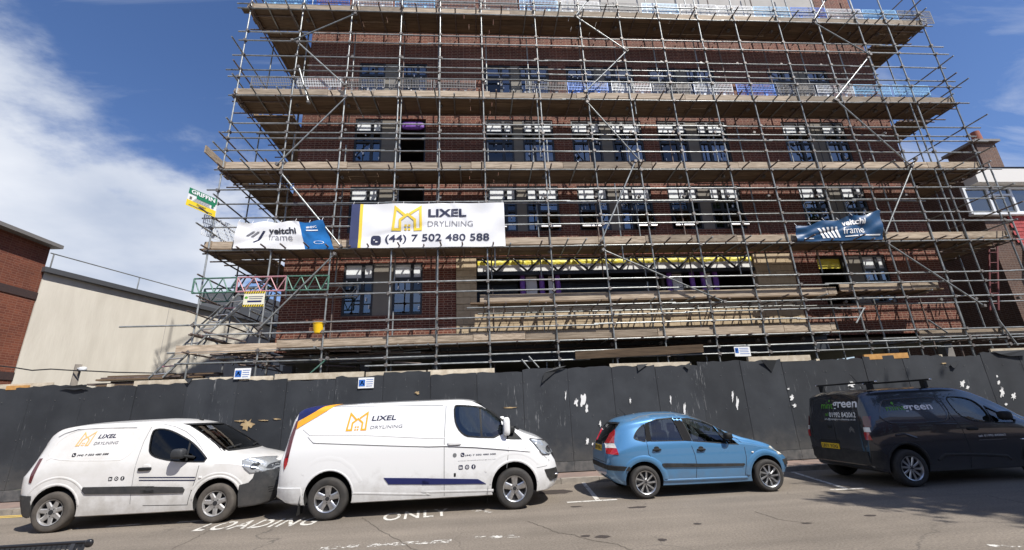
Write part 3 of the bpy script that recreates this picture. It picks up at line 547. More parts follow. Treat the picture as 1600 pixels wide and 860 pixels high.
# concrete post with a camera, and the sagging cable along the wall
p = aty(117, 590, 13.2)
pt = thing('concrete_post', 'short weathered concrete post with a white camera in front of the cream wall', 'post', (p[0], 13.2, 0))
b = MB(); b.tube((p[0], 13.2, 0.15), (p[0]+0.02, 13.2, 3.42), 0.10, 4); b.build('post', 'kerb', pt)
v, f = superell((p[0]+0.22, 13.12, 3.28), (0.09, 0.06, 0.06), 0.6); mk('camera_housing', v, f, 'upvc', pt, smooth=True); tube('camera_arm', (p[0]+0.05, 13.15, 3.3), (p[0]+0.16, 13.12, 3.3), 0.02, 'upvc', pt)
cu = MB(); prev = None
for (x, y) in ((0, 572), (25, 575), (50, 579), (80, 577), (112, 579), (140, 580), (180, 582), (230, 583), (275, 584)):
    q = Vector(aty(x, y, 13.05))
    if prev is not None: cu.tube(prev, q, 0.018, 6)
    prev = q
tag(cu.build('cable', 'cable'), 'black cable sagging across in front of the cream wall', 'cable')
st = thing('plank_stack', 'stack of weathered planks above the hoarding beside the scaffold ladder', 'planks', (aty(230, 590, 12.9)[0], 12.9, 2.8))
for i in range(6):
    q = aty(230+i*4, 594-i*1.4, 12.9+0.1*(i % 3)); box('plank', (q[0]+hrand(-.15, .25), q[1], 2.78+i*0.05), (2.8+hrand(-.5, .4), 0.22, 0.045), 'tube_rust_shade' if i % 3 == 1 else 'board', st)
# east: tile-hung house with a chimney
hx, hy = 20.6, 15.0
hs = thing('tile_hung_house', 'house with red hung tiles, white framed window and brick chimney', 'building', (hx, hy, 0))
def HZ(y, x=1560): return aty(x, y, hy)[2]
ze, zw1, zw0, zr0 = HZ(272), HZ(296), HZ(334), HZ(386)
b = MB(); b.box((hx+7, hy+4, ze/2), (14, 8, ze)); b.build('wall', 'brick_brown', hs)
b = MB(); b.box((hx+7, hy-0.18, (zw1+ze)/2+0.05), (14.3, 0.5, ze-zw1-0.12)); b.build('fascia', 'fascia', hs)
b = MB(); b.box((hx+7, hy-0.30, ze+0.05), (14.4, 0.14, 0.12)); b.build('gutter', 'frame_dark', hs)
mk('roof', [(hx-0.2, hy-0.4, ze+0.1), (hx+14, hy-0.4, ze+0.1), (hx+14, hy+4.2, ze+1.5), (hx-0.2, hy+4.2, ze+1.5), (hx-0.2, hy+8.4, ze), (hx+14, hy+8.4, ze)], [(0, 1, 2, 3), (3, 2, 5, 4)], 'roof_tile', hs)
xw0, xw1 = aty(1508, 315, hy)[0], aty(1600, 315, hy)[0]+1.5
wn = MB(); n = 4; wx = [xw0+(xw1-xw0)*i/n for i in range(n+1)]
for x in wx: wn.box((x, hy-0.06, (zw0+zw1)/2), (0.10, 0.1, zw1-zw0))
for z in (zw0, zw1): wn.box(((xw0+xw1)/2, hy-0.062, z), (xw1-xw0+0.12, 0.1, 0.10))
wn.box(((wx[1]+wx[2])/2, hy-0.06, zw0+(zw1-zw0)*0.72), (wx[2]-wx[1], 0.096, 0.08))
wf = wn.build('window', 'upvc', hs)
for i in range(n): box('pane', ((wx[i]+wx[i+1])/2, hy-0.045, (zw0+zw1)/2), (wx[i+1]-wx[i]-0.1, 0.01, zw1-zw0-0.1), 'glass_site', wf); box('curtain', ((wx[i]+wx[i+1])/2, hy-0.02, (zw0+zw1)/2), (wx[i+1]-wx[i]-0.08, 0.01, zw1-zw0-0.1), 'curtain', wf)
box('window_sill', ((xw0+xw1)/2, hy-0.1, zw0-0.09), (xw1-xw0+0.2, 0.2, 0.07), 'upvc', hs)
zz_ = zw0-0.15; nrow = 8; rh = (zz_-zr0)/nrow
for i in range(nrow):
    for k in range(26): box('hung_tile', (hx+1.2+k*0.33+(0.16 if i % 2 else 0), hy-0.045, zz_-rh*(i+0.5)), (0.322, 0.02, rh*1.15), 'tile_red', hs, rot=(math.radians(-5), 0, 0))
box('porch_ceiling', (hx+7.6, hy-0.35, zr0-0.25), (12.8, 0.9, 0.36), 'fascia', hs)
box('recess_shade', (hx+7.6, hy-0.03, (zr0+HZ(470))/2-0.3), (12.6, 0.05, zr0-HZ(470)-0.5), 'cabin', hs)  # near-black sheet, coloured to give the lower recess its shade
box('cream_band', (hx+7.3, hy-0.3, HZ(488)), (12.4, 0.7, HZ(474)-HZ(500)), 'fascia', hs)
box('white_door_frame', (hx+0.6, hy-0.05, HZ(500)), (0.35, 0.08, 1.5), 'upvc', hs)
ch0, ch1 = aty(1532, 240, hy+1.6), aty(1563, 240, hy+1.6); chz = aty(1530, 222, hy+1.6)[2]
b = MB(); b.box(((ch0[0]+ch1[0])/2, hy+2.3, (chz+ze)/2), (ch1[0]-ch0[0], 1.3, chz-ze)); chm = b.build('chimney', 'brick_brown', hs)
box('chimney_cap', ((ch0[0]+ch1[0])/2, hy+2.3, chz+0.05), (ch1[0]-ch0[0]+0.3, 1.6, 0.12), 'lead', chm)
pp = aty(1530, 215, hy+1.8); b = MB(); b.tube((pp[0], hy+1.9, chz+0.1), (pp[0], hy+1.9, chz+0.75), 0.2, 12, 0, 0.17); b.build('chimney_pot', 'terracotta', chm, smooth=True, sharp=40)
# ------------------------------------------------------------------ scaffold
sc = thing('scaffold', 'tube and board scaffold wrapped around the brick block', 'scaffold', (4.9, YS, 0.2))
SX = [-7.82, -6.04, -4.35, -2.6, -1.22, .25, 2.2, 3.88, 5.38, 6.9, 8.44, 9.89, 11.62, 13.24, 14.9, 16.12, 17.66]
SX = [aty(x, 257, YS)[0] for x in (348.9, 442.1, 529.2, 617.5, 685.8, 758, 851.5, 930.4, 1000, 1070, 1138.5, 1202.8, 1278, 1347.5, 1417, 1468, 1531)]
def ZS(y, x=760): return aty(x, y, YS)[2]
LEV = [ZS(387.5), ZS(267), ZS(155.5), ZS(24.5)]          # the four full decks
LOW, MID = 3.50, 4.62
TOP = 18.4
R_ = 0.0242
coup = MB()
def couple(p, horizontal=True): coup.box(p, (0.085, 0.10, 0.085), 0, Matrix.Rotation(hrand(0, 1.5), 3, 'Y'))
XL, XR = SX[0], SX[-1]
# standards, outer row then inner row; joint sleeves show as a second short tube
for i, x in enumerate(SX):
    m = 'tube_pink' if False else 'galv'
    zs = [0.22, 3.3+hrand(-.4, .6), 8.3+hrand(-1, 1), 13.4+hrand(-1, 1), TOP]
    for a, b in zip(zs[:-1], zs[1:]):
        mm = 'tube_pink' if (i in (4, 12) and 2 < a < 5 and False) else 'galv'
        tube('standard', (x+hrand(-.012, .012), YS, a), (x+hrand(-.012, .012), YS, b), R_, mm, sc)
    if i not in (0, 16):
        xi = x+hrand(-0.25, 0.25)
        for a, b in ((0.22, 5.2+hrand(-.5, .5)), (5.7, 11+hrand(-.5, .5)), (11.5, TOP)): tube('inner_standard', (xi, YI+0.06, a), (xi+hrand(-.03, .03), YI+0.06, b), R_, 'tube_rust_shade' if hrand(0, 1) < .25 else 'galv', sc)
for (px, za, zb) in ((622, LEV[2]-1.9, LEV[2]+0.2), (846, LEV[2]-2.2, LEV[2]+0.5), (857, LEV[1]-0.8, LEV[1]+1.2), (957, LEV[0]-0.5, LEV[0]+2.2), (1007, LEV[2]-0.5, LEV[2]+1.0), (1460, LEV[1]-2.3, LEV[2]+0.3), (769, LEV[0]-0.6, LEV[0]+0.9), (1548, LEV[0]-1.6, LEV[1]+0.3)):
    x = aty(px, 257, YS)[0]; tube('spliced_standard', (x, YS+0.06, za), (x+0.01, YS+0.06, zb), R_, 'galv', sc)
# horizontal tubes: ledgers and guard rails, lapped in 6 m lengths
RAILS = [ZS(y) for y in (127, 114, 92, 72, 56, 235, 219, 208, 194, 353, 337, 315, 297)]+[ZS(y) for y in (14, 3)]
LOWR = [(ZS(512), -7.3, 11), (ZS(497), -9.2, 11.5), (ZS(456), -6.2, 20), (ZS(440), -3.9, 20), (3.02, -2.9, 20), (ZS(537), -7.9, 17)]
def run(name, z, x0, x1, y, m='galv', over=True):
    x = x0-(hrand(0.05, 0.55) if over else 0)
    while x < x1:
        e = min(x+hrand(4.6, 6.4), x1+(hrand(0.1, 0.6) if over else 0)); dz = hrand(-.015, .015)
        tube(name, (x, y, z+dz), (e+0.12, y, z+dz+hrand(-.02, .02)), R_, m, sc); x = e
        if x >= x1-0.3: break
    for s in SX:
        if x0 <= s <= x1: couple((s+hrand(-.02, .02), (y+YS)/2-0.01, z))
for z in LEV: run('ledger', z, XL, XR, YS-0.05); run('inner_ledger', z, XL, XR, YI+0.01, 'tube_rust_shade')
for k, z in enumerate(RAILS): run('guard_rail', z, XL, XR, YS+(0.05 if k % 3 else -0.05))
for z in (ZS(208), ZS(315), ZS(92)): run('inner_rail', z+0.35, XL+2, XR-2, YI+0.0, 'galv')
for (z, a, b) in LOWR: run('ledger', z, a, b, YS-0.05)
run('ledger', MID-0.06, 0.0, 18.0, YS-0.05); run('inner_ledger', MID-0.06, 0.0, 18.0, YI); run('inner_ledger', LOW-0.06, -7.7, 11, YI, 'tube_rust_shade')
run('ledger', LOW-0.28, -7.6, 19.5, YS-0.06); run('ledger', 3.30, 12.6, 20.5, YS+0.0)
# decks: transoms that poke out towards the street, boards, toe boards
def deck(z, x0, x1, nb=4, toe=True, tr=(0.45, 0.95), poke=(0.2, 0.62), ytoe=YS+0.055):
    x = x0+0.15
    while x < x1:
        dx = hrand(-.06, .06); tube('transom', (x, YS-hrand(*poke), z+0.05), (x+dx, YW-0.06, z+0.05+hrand(-.01, .01)), R_, random.choice(('tube_rust_shade', 'tube_rust_shade', 'tube_rust_shade', 'galv')), sc); x += hrand(*tr)
    for j in range(nb):
        x = x0-hrand(0, 0.3)+(j % 2)*0.9
        if j % 2: box('board', ((x0+x)/2, YS+0.14+j*0.226, z+0.099), (x-x0+0.1, 0.218, 0.038), 'board', sc)
        while x < x1-0.2:
            L = min(3.9, x1+hrand(-.1, .15)-x); o = box('board', (x+L/2, YS+0.14+j*0.226+hrand(-.006, .006), z+0.097+hrand(-.004, .006)), (L-0.02, 0.218, 0.038), 'board', sc); o.rotation_euler = (hrand(-.02, .02), 0, 0); x += L
    if toe:
        x = x0-hrand(0, 0.1)
        while x < x1-0.2:
            L = min(random.choice((3.9, 3.9, 2.4, 3.0, 1.5)), x1+hrand(-.1, .1)-x); box('toe_board', (x+L/2, ytoe+hrand(-.012, .004), z+0.119+0.112+hrand(-.02, .02)), (L-0.015, 0.038, 0.222), 'toe_wood', sc, rot=(hrand(-.02, .02), hrand(-.003, .003), 0)); x += L
for z in LEV: deck(z, XL-0.1, XR+0.1)
deck(LOW, -5.6, 10.8, 4, True, (0.5, 1.0), (0.05, 0.3)); deck(MID, 0.0, 11.1, 3, True, (0.5, 0.9), (0.05, 0.4)); deck(MID+0.12, 11.3, 14.6, 3, True, (0.4, 0.8), (0.05, 0.3)); deck(3.22, 13.4, 20.0, 3, True, (0.6, 1.1), (0.05, 0.25))
box('toe_board', (-6.85, YS-0.05, LOW+0.10), (2.6, 0.04, 0.23), 'toe_wood', sc); pm = aty(1000, 550, YS-0.12); box('toe_board', (pm[0], pm[1], pm[2]), (3.75, 0.04, 0.22), 'board', sc, rot=(0.25, -0.02, 0))
# end returns running back along both flanks
def ret(xa, xb, sgn, zlev, y1, ex):
    for y in (14.0, 15.9, 17.8, 19.7, 21.6):
        if y > y1: break
        for x in (xa, xb): tube('return_standard', (x+hrand(-.05, .05), y, 0.2), (x+hrand(-.05, .05), y, TOP-1.0), R_, 'tube_rust_shade' if hrand(0, 1) < .5 else 'galv', sc)
    for z in zlev:
        for x in (xa, xb): tube('return_ledger', (x, YS-0.15, z-0.03), (x, y1, z-0.03), R_, 'tube_rust_shade', sc)
        y = YS+0.3
        while y < y1: tube('return_transom', (xa-sgn*hrand(.1, .5), y, z+0.05), (xb+sgn*0.1, y, z+0.05), R_, 'tube_rust_shade', sc); y += hrand(.7, 1.1)
        nb = 6
        for j in range(nb):
            y = YS+1.06
            while y < y1: L = min(3.9, y1-y); box('board', (min(xa, xb)+0.14+j*0.226, y+L/2, z+0.10+hrand(-.004, .004)), (L-0.02, 0.219, 0.038), 'board', sc, rot=(0, 0, math.pi/2)); y += L
        for j, dz in enumerate(ex): tube('return_rail', (xa, YS-hrand(0.2, 0.75), z+dz), (xa+hrand(-.05, .05), y1, z+dz+hrand(-.03, .03)), R_, 'tube_rust_shade' if j % 2 else 'galv', sc)
        box('toe_board', (xa+sgn*0.04, (YS+y1)/2, z+0.23), (y1-YS, 0.038, 0.222), 'toe_wood', sc, rot=(0, 0, math.pi/2))
ret(XL, -6.5, 1, [LEV[0], LEV[1], LEV[2], LEV[3]], 22, (0.6, 1.08, 1.75)); ret(XR, 16.5, -1, LEV, 20, (0.6, 1.08, 1.75))
for z in (LOW, ZS(512), ZS(480), ZS(455), ZS(425), LOW+0.5): 
    tube('return_rail', (XL+hrand(-.1, .1), YS-hrand(.1, .4), z), (XL, 20, z+hrand(-.1, .1)), R_, 'tube_rust_shade', sc); tube('return_rail', (-6.5, YS+0.2, z+.1), (-6.5, 20, z+.1), R_, 'galv', sc)
for k in range(9):
    y = 12.9+k*0.8; z = hrand(3.4, 6.0); tube('return_brace', (XL+hrand(0, .3), y, z), (-6.5, y+hrand(-.3, .3), z+hrand(-.9, .9)), R_, 'tube_rust_shade', sc)
for k in range(4): tube('return_brace', (XL, 12.6+k*1.9, 3.4), (XL, 14.5+k*1.9, 6.3), R_, 'galv', sc)
box('board', (-7.1, 13.6, LOW+0.1), (2.6, 0.23, 0.04), 'board', sc, rot=(0, 0, math.pi/2)); box('board', (-6.8, 13.6, LOW+0.1), (2.6, 0.23, 0.04), 'board', sc, rot=(0, 0, math.pi/2))
box('toe_board', (*aty(338, 249, YS-0.3)[:2], aty(338, 249, YS-0.3)[2]), (0.04, 1.1, 0.23), 'toe_wood', sc)
for k in range(16):
    a = (hrand(296, 400), hrand(450, 555)); L = hrand(30, 95); sl = random.choice((0.02, -0.02, 0.25, -0.9, 0.9)); yy = YS+hrand(0.1, 2.5)
    tube('loose_tube', aty(*a, yy), aty(a[0]+L*(0.5 if abs(sl) > .5 else 1), a[1]+L*sl*(0.5 if abs(sl) > .5 else 1), yy+hrand(-.3, .3)), R_, random.choice(('tube_rust_shade', 'galv', 'tube_rust_shade')), sc)
for k in range(26):
    a = (hrand(300, 640), hrand(548, 572)); tube('loose_tube', aty(*a, YS+hrand(.2, 1.0)), aty(a[0]+hrand(25, 80), a[1]+hrand(-6, 4), YS+hrand(.2, 1.0)), R_, random.choice(('tube_rust_shade', 'tube_rust_shade', 'galv')), sc)
# facade braces (zigzags)
for (a, b) in (((457, 63.5), (555.5, 21.8)), ((465.7, 66.5), (539, 133)), ((542, 151), (433, 257)), ((439.5, 271), (532.6, 385)), ((523, 397), (405, 513)), ((918, 0), (899, 26)), ((899, 25.7), (979.4, 79.2)), ((979.4, 80), (914.4, 143.6)), ((917.4, 160), (1000.5, 252.5)), ((992.6, 252.6), (939.6, 376.8)), ((942.4, 390.8), (1132, 471.8)), ((1289.6, 0), (1271.7, 31)), ((1271.7, 35.8), (1359.5, 86)), ((1356, 91), (1304, 156)), ((1307.5, 157.6), (1424.5, 260)), ((1430.4, 248), (1383.3, 365)), ((1386.8, 380.6), (1537, 478)), ((467, 105), (482, 160)), ((512, 560), (480, 588))):
    p, q = aty(*a, YS-0.11), aty(*b, YS-0.11); tube('brace', p, q, R_, 'tube_green' if a[1] == 560 else 'galv', sc); couple(p); couple(q)
for (a, b) in (((1338, 505), (1350, 482)), ((815, 562), (829, 579)), ((826, 557), (842, 575)), ((1560, 500), (1590, 540)), ((1450, 500), (1480, 520))):
    tube('offcut_tube', aty(*a, YS-0.1), aty(*b, YS-0.1), R_, 'galv', sc)
# painted lattice beams at the north-west corner
def lattice(px0, py0, px1, py1, h, m, y, n):
    a, b = Vector(aty(px0, py0, y)), Vector(aty(px1, py1, y)); g = MB(); dn = Vector((0, 0, -h)); g.tube(a, b, R_); g.tube(a+dn, b+dn, R_)
    for i in range(n):
        p, q = a.lerp(b, i/n), a.lerp(b, (i+0.5)/n)+dn; r = a.lerp(b, (i+1)/n); g.tube(p, q, 0.016, 6); g.tube(q, r, 0.016, 6)
    g.tube(a, a+dn, R_); g.tube(b, b+dn, R_); g.build('lattice_beam', m, sc)
lattice(304, 436, 371, 434, 0.42, 'tube_green', YS-0.08, 3); lattice(372, 434, 448, 432, 0.42, 'tube_pink', YS-0.08, 3); lattice(449, 432, 514, 431, 0.42, 'tube_green', YS-0.08, 3); lattice(448, 449, 560, 446, 0.36, 'galv', YI+0.12, 4); lattice(320, 452, 420, 448, 0.42, 'tube_green', YS+1.2, 4)
# red ladder tied in the eastern bay
for x in (1545, 1558):
    tube('ladder_rail', aty(x, 385, YS+0.8), aty(x+2, 485, YS+0.8), 0.03, 'ladder_red', sc)
for i in range(6): tube('ladder_rung', aty(1545, 395+i*16, YS+0.8), aty(1559, 394.5+i*16, YS+0.8), 0.016, 'ladder_red', sc)
o = coup.build('coupler', 'coupler', sc); o['kind'] = 'stuff'
# ladder leaning on the western end
ld = thing('ladder', 'pole ladder leaning on the scaffold foot against the cream wall', 'ladder', aty(240, 590, YS+0.1))
pa, pb, off = Vector(aty(232, 592, YS+0.1)), Vector(aty(398, 436, YS+0.5)), Vector((0.36, 0.0, 0.02))
for o_ in (Vector((0, 0, 0)), off): tube('rail', pa+o_, pb+o_, 0.03, 'galv', ld)
for i in range(14): p = pa.lerp(pb, (i+0.5)/14); tube('rung', p, p+off, 0.018, 'tube_pink' if i % 4 == 1 else 'alu', ld)
# brick guards: moulded mesh panels hooked on the upper decks
def guard_mesh(m):
    g = MB(); w, h = 1.42, 0.62
    for k in range(27): g.box((-w/2+w*k/26, 0, 0), (0.012 if k % 26 else 0.03, 0.012, h))
    for z in (-h/2, -0.06, 0.06, h/2): g.box((0, 0.002, z), (w, 0.013, 0.02))
    for k in range(6): g.box((0, -0.001, -h/2+h*(k+.5)/6), (w, 0.009, 0.007))
    for x in (-0.36, 0.36):
        g.box((x, -0.006, -0.21), (0.085, 0.01, 0.17), 0, Matrix.Rotation(0.2, 3, 'Y'))
        for s in (-1, 1): g.box((x+s*0.05, -0.004, -0.1), (0.02, 0.012, 0.12), 0, Matrix.Rotation(s*0.7, 3, 'Y'))
    me = bpy.data.meshes.new('brick_guard'); me.from_pydata(g.v, [], g.f); me.materials.append(MAT[m]); return me
GM = {m: guard_mesh(m) for m in ('guard_pale', 'guard_blue', 'guard_sky', 'guard_red', 'guard_grey')}
ORD = 'first second third fourth fifth sixth seventh eighth ninth tenth eleventh twelfth thirteenth fourteenth fifteenth sixteenth seventeenth eighteenth nineteenth twentieth'.split()
CN = {'guard_grey': 'dull grey', 'guard_pale': 'pale white', 'guard_blue': 'deep blue', 'guard_sky': 'light blue', 'guard_red': 'dark red'}
for lv, z, seq in ((2, LEV[2]+0.62, 'dpdddddbpdpbdpsspsbbbb'), (3, LEV[3]+0.62, 'sbpsddspdsppsbpsddprsb')):
    x = XL+0.35; k = 0
    while x < XR-0.6:
        m = {'d': 'guard_grey', 'p': 'guard_pale', 'b': 'guard_blue', 's': 'guard_sky', 'r': 'guard_red'}[seq[k % len(seq)]]
        if not (lv == 2 and k in (5,)):
            o = bpy.data.objects.new('brick_guard', GM[m]); o.location = (x+0.71, YS+0.12, z); o.rotation_euler = (hrand(-.05, .05), hrand(-.02, .02), 0); COL.objects.link(o)
            tag(o, '%s mesh brick guard, %s from the company-board end of the %s' % (CN[m], ORD[k], 'topmost deck' if lv == 3 else 'second deck down'), 'brick guard', 'mesh brick guards on the upper scaffold decks')
        x += 1.46+hrand(0.0, 0.14); k += 1
o = bpy.data.objects.new('brick_guard', GM['guard_pale']); p = aty(353, 364, YS+0.5); o.location = p; o.rotation_euler = (0, 0, 1.15); COL.objects.link(o); tag(o, 'pale mesh brick guard at the deck end behind the white and blue banner', 'brick guard')
# yellow bucket on the low deck
p = aty(497, 521, YS+0.02); bk = thing('bucket', 'yellow plastic bucket on the lowest scaffold deck by the brick wall', 'bucket', p); n = 18; V = []; Fc = []
for (r, z) in ((0.0, 0.0), (.12, 0.0), (.155, .27), (.165, .27), (.165, .285), (.15, .285), (.115, .02), (0.0, .02)):
    V += [(p[0]+r*math.cos(2*math.pi*a/n), p[1]+r*math.sin(2*math.pi*a/n), p[2]+z) for a in range(n)]
for k in range(7): Fc += [(k*n+a, k*n+(a+1) % n, (k+1)*n+(a+1) % n, (k+1)*n+a) for a in range(n)]
mk('pail', V, Fc, 'yellow_plastic', bk, smooth=True, sharp=40); g = MB(); H = [Vector((p[0]+.165*math.cos(t*math.pi/10), p[1]-.05*math.sin(t*math.pi/10), p[2]+.26-.12*math.sin(t*math.pi/10))) for t in range(11)]
for a, b in zip(H[:-1], H[1:]): g.tube(a, b, .004, 5)
g.build('handle', 'galv', bk)
# ------------------------------------------------------------------ hoarding
hd = thing('hoarding', 'charcoal sheeted site hoarding with torn top edge behind the parked vehicles', 'hoarding', (2, YH, 0.15))
x = -17.2; k = 0
while x < 24:
    w = 1.22; top = 2.72+0.035*math.sin(k*1.7)+hrand(-.03, .03); n = 8
    v = []; f = []
    for i in range(n+1):
        for j in range(4):
            z = 0.40+(top-0.40)*j/3+(hrand(-.03, .02) if j == 3 else 0)
            v.append((x+0.004+(w-0.008)*i/n, YH+0.012*math.sin(i*1.3+k*2.1)*(j/3)+hrand(-.004, .004)-0.004, z))
    for i in range(n):
        for j in range(3): f.append((i*4+j, i*4+4+j, i*4+5+j, i*4+1+j))
    nb = len(v); v += [(p[0], YH+0.035, p[2]) for p in v[:]]
    for i in range(n): a = i*4+3; f.append((a, a+4, nb+a+4, nb+a))
    for a0 in (0, n*4):
        for j in range(3): f.append((a0+j, a0+j+1, nb+a0+j+1, nb+a0+j))
    mk('panel', v, f, 'hoarding', hd, smooth=True, sharp=40)
    for zz2 in (0.62, 1.5, 2.4):
        for fx in (0.05, w/2, w-0.05): box('screw_head', (x+fx+hrand(-.01, .01), YH-0.016, zz2+hrand(-.02, .02)), (0.016, 0.006, 0.016), 'rivet', hd)
    box('skirting', (x+w/2, YH-0.012, 0.275), (w-0.006, 0.03, 0.23), 'skirting', hd, rot=(0.02, 0, 0))
    x += w; k += 1
x = -17.2
while x < 24:
    L = hrand(1.4, 2.6); z = 2.745+hrand(-.03, .05)
    if hrand(0, 1) < 0.72: box('capping_timber', (x+L/2, YH+0.075, z), (L-0.05, 0.05, 0.16), 'ply_pale', hd, rot=(0, hrand(-.012, .012), 0))
    x += L
box('capping_timber', (*aty(1384, 557, YH+0.02)[:2], aty(1384, 557, YH+0.02)[2]), (1.35, 0.05, 0.15), 'timber_orange', hd, rot=(0, -0.01, 0))
box('capping_timber', (*aty(28, 606, YH+0.02)[:2], aty(28, 606, YH+0.02)[2]), (0.5, 0.05, 0.1), 'timber_orange', hd)
for x in np.arange(-17, 24, 1.9): box('support_post', (x, YH+0.14, 1.4), (0.1, 0.1, 2.7), 'ply_pale', hd)
def flap(pts, m='flap_black', name='torn_flap', d=0.025):
    q = [Vector(aty(x, y, YH-d)) for x, y in pts]; n = len(q)
    for p in q: p.y += hrand(-.05, 0.0)
    mk(name, q+[p+Vector((0, 0.012, 0)) for p in q], [tuple(range(n)), tuple(range(2*n-1, n-1, -1))]+[(i, (i+1) % n, n+(i+1) % n, n+i) for i in range(n)], m, hd)
for p in ([(846, 599), (850, 583), (870, 574), (885, 572), (868, 581)], [(1188, 563), (1212, 563), (1206, 582), (1198, 574)], [(995, 570), (1012, 569), (997, 580)], [(1484, 570), (1500, 563), (1490, 576), (1486, 574)], [(1550, 549), (1600, 547), (1600, 556), (1575, 557), (1562, 554)], [(95, 607), (130, 601), (140, 606), (118, 610)], [(290, 593), (302, 591), (296, 600)], [(1068, 572), (1080, 566), (1076, 578)]): flap(p)
# scraps of torn white paper and bare ply showing through
def scrap(x, y, w, h, m='paper_white', name='paper_scrap', n=19, d=0.018):
    c = (x, y); pts = []
    for i in range(n):
        a = 2*math.pi*i/n; r = hrand(0.25, 0.95); pts.append((c[0]+w/2*math.cos(a)*r, c[1]-h/2*math.sin(a)*r))
    q = [Vector(aty(a, b, YH-d)) for a, b in pts]
    mk(name, q+[p+Vector((0, 0.006, 0)) for p in q], [tuple(range(n)), tuple(range(2*n-1, n-1, -1))]+[(i, (i+1) % n, n+(i+1) % n, n+i) for i in range(n)], m, hd)
for a in ((911, 626, 12, 34), (900, 629, 8, 18), (884, 618, 4, 22), (917, 640, 6, 20), (918, 690, 8, 16), (926, 694, 4, 6), (1238, 622, 9, 13), (1242, 634, 11, 9), (1232, 608, 5, 5), (1330, 601, 14, 16), (1504, 600, 10, 16), (1512, 606, 8, 8), (1560, 598, 6, 10), (1566, 613, 10, 22), (1584, 620, 12, 14), (1572, 632, 6, 6), (1558, 588, 5, 7), (938, 662, 6, 14), (1070, 640, 5, 26), (1145, 620, 5, 26), (1152, 632, 6, 30), (1048, 624, 4, 22), (985, 626, 4, 14)): scrap(*a)
for a in ((387, 663, 26, 24), (375, 658, 20, 5), (432, 655, 16, 4), (412, 657, 22, 3), (797, 637, 36, 3), (652, 614, 10, 6), (1475, 568, 14, 3)): scrap(*a, m='ply_raw', name='bare_ply_patch')
# ------------------------------------------------------------------ small notices on and above the hoarding
def notice(name, px, w, h, label, y, art, base='sign_white', tilt=0.0):
    c = aty(*px, y); r = thing(name, label, 'sign', c); b = MB(); b.box(c, (w, 0.012, h), 0, Matrix.Rotation(tilt, 3, 'Y')); b.build('plate', base, r)
    for (v, f, m, nm) in art:
        R = Matrix.Rotation(tilt, 3, 'Y'); mk(nm, [Vector(c)+R @ Vector((p[0]*w/2, -0.010, p[1]*h/2)) for p in v], f, m, r)
    return r
def pk(*a): return a
def lines(x0, x1, zs, h=0.09, m='sign_blue'): return [(*rect2d(x0, z-h/2, x1-hrand(0, .25), z+h/2), m, 'print_line') for z in zs]
for (px, lab) in (((572, 598.5), 'small white and blue notice fixed to the face of the hoarding'), ((379, 584), 'small white and blue notice standing above the hoarding under the ladder deck')):
    notice('site_notice', px, 0.40, 0.27, lab, YH-0.03, [(*rect2d(-.9, -.62, -.12, .62), 'sign_blue', 'symbol_panel'), (*disc2d((-.5, .22), .14), 'ink_white', 'symbol'), (*stroke2d([(-.72, -.35), (-.55, .05), (-.35, -.1), (-.25, -.4)], .14), 'ink_white', 'symbol')]+lines(.02, .95, (.6, .2, -.2, -.6)))
notice('parking_notice', (1160, 549.5), 0.46, 0.27, 'white parking notice with blue letter square above the hoarding', YH-0.02, [(*rect2d(-.92, -.3, -.5, .75), 'sign_blue', 'symbol_panel'), (*text_fit('P', -.82, -.15, -.6, .6, .02), 'ink_white', 'lettering')]+lines(-.35, .92, (.65, .3, -.05, -.45)), tilt=0.02)
# scaffold company board and tag
q = [Vector(aty(*p, YS-0.3)) for p in ((297, 293), (340, 312), (336, 340), (290, 320))]   # TL TR BR BL
def on_quad(u, v, off=0.0): return q[3]*(1-u)*(1-v)+q[2]*u*(1-v)+q[1]*u*v+q[0]*(1-u)*v+Vector((0, -off, 0))
gr = thing('scaffold_company_board', 'green white and yellow scaffold company board at the western scaffold corner', 'sign', q[3])
def qpart(nm, v, f, m, off): mk(nm, [on_quad(p[0], p[1], off) for p in v], f, m, gr)
b = MB(); b.add([on_quad(u, v, o) for o in (0.0, -0.02) for u, v in ((0, 0), (1, 0), (1, 1), (0, 1))], [(0, 1, 2, 3), (7, 6, 5, 4), (0, 4, 5, 1), (1, 5, 6, 2), (2, 6, 7, 3), (3, 7, 4, 0)]); b.build('plate', 'sign_white', gr)
qpart('green_panel', *rect2d(0, .68, 1, 1), 'sign_green', .006); qpart('green_panel', *rect2d(.3, .55, .96, .68), 'sign_green', .006); qpart('yellow_panel', *rect2d(0, 0, 1, .34), 'sign_yellow', .006); qpart('lettering', *text_fit('GRIFFIN', .1, .74, .94, .96, .03), 'ink_white', .014); qpart('lettering', *text_fit('Danger', .36, .17, .68, .30, .01), 'ink', .014)
for (a, b_, z) in ((.26, .78, .50), (.24, .76, .43), (.2, .8, .37), (.1, .9, .10)): qpart('print_line', *rect2d(a, z-.016, b_, z+.016), 'ink_grey', .014)
qpart('print_line', *rect2d(.08, .42, .16, .54), 'tube_rust_shade', .014); qpart('print_line', *rect2d(.84, .42, .92, .54), 'sign_green', .014)
tg = [(*rect2d(-1, .72, 1, 1), 'sign_yellow', 'stripe'), (*rect2d(-1, -1, 1, -.72), 'sign_yellow', 'stripe')]
for i in range(9):
    for (z0, z1) in ((.72, 1), (-1, -.72)): tg.append(([(-1+i*.222, z0), (-1+i*.222+.11, z0), (-1+i*.222+.2, z1), (-1+i*.222+.09, z1)], [(0, 1, 2, 3)], 'ink', 'stripe_mark'))
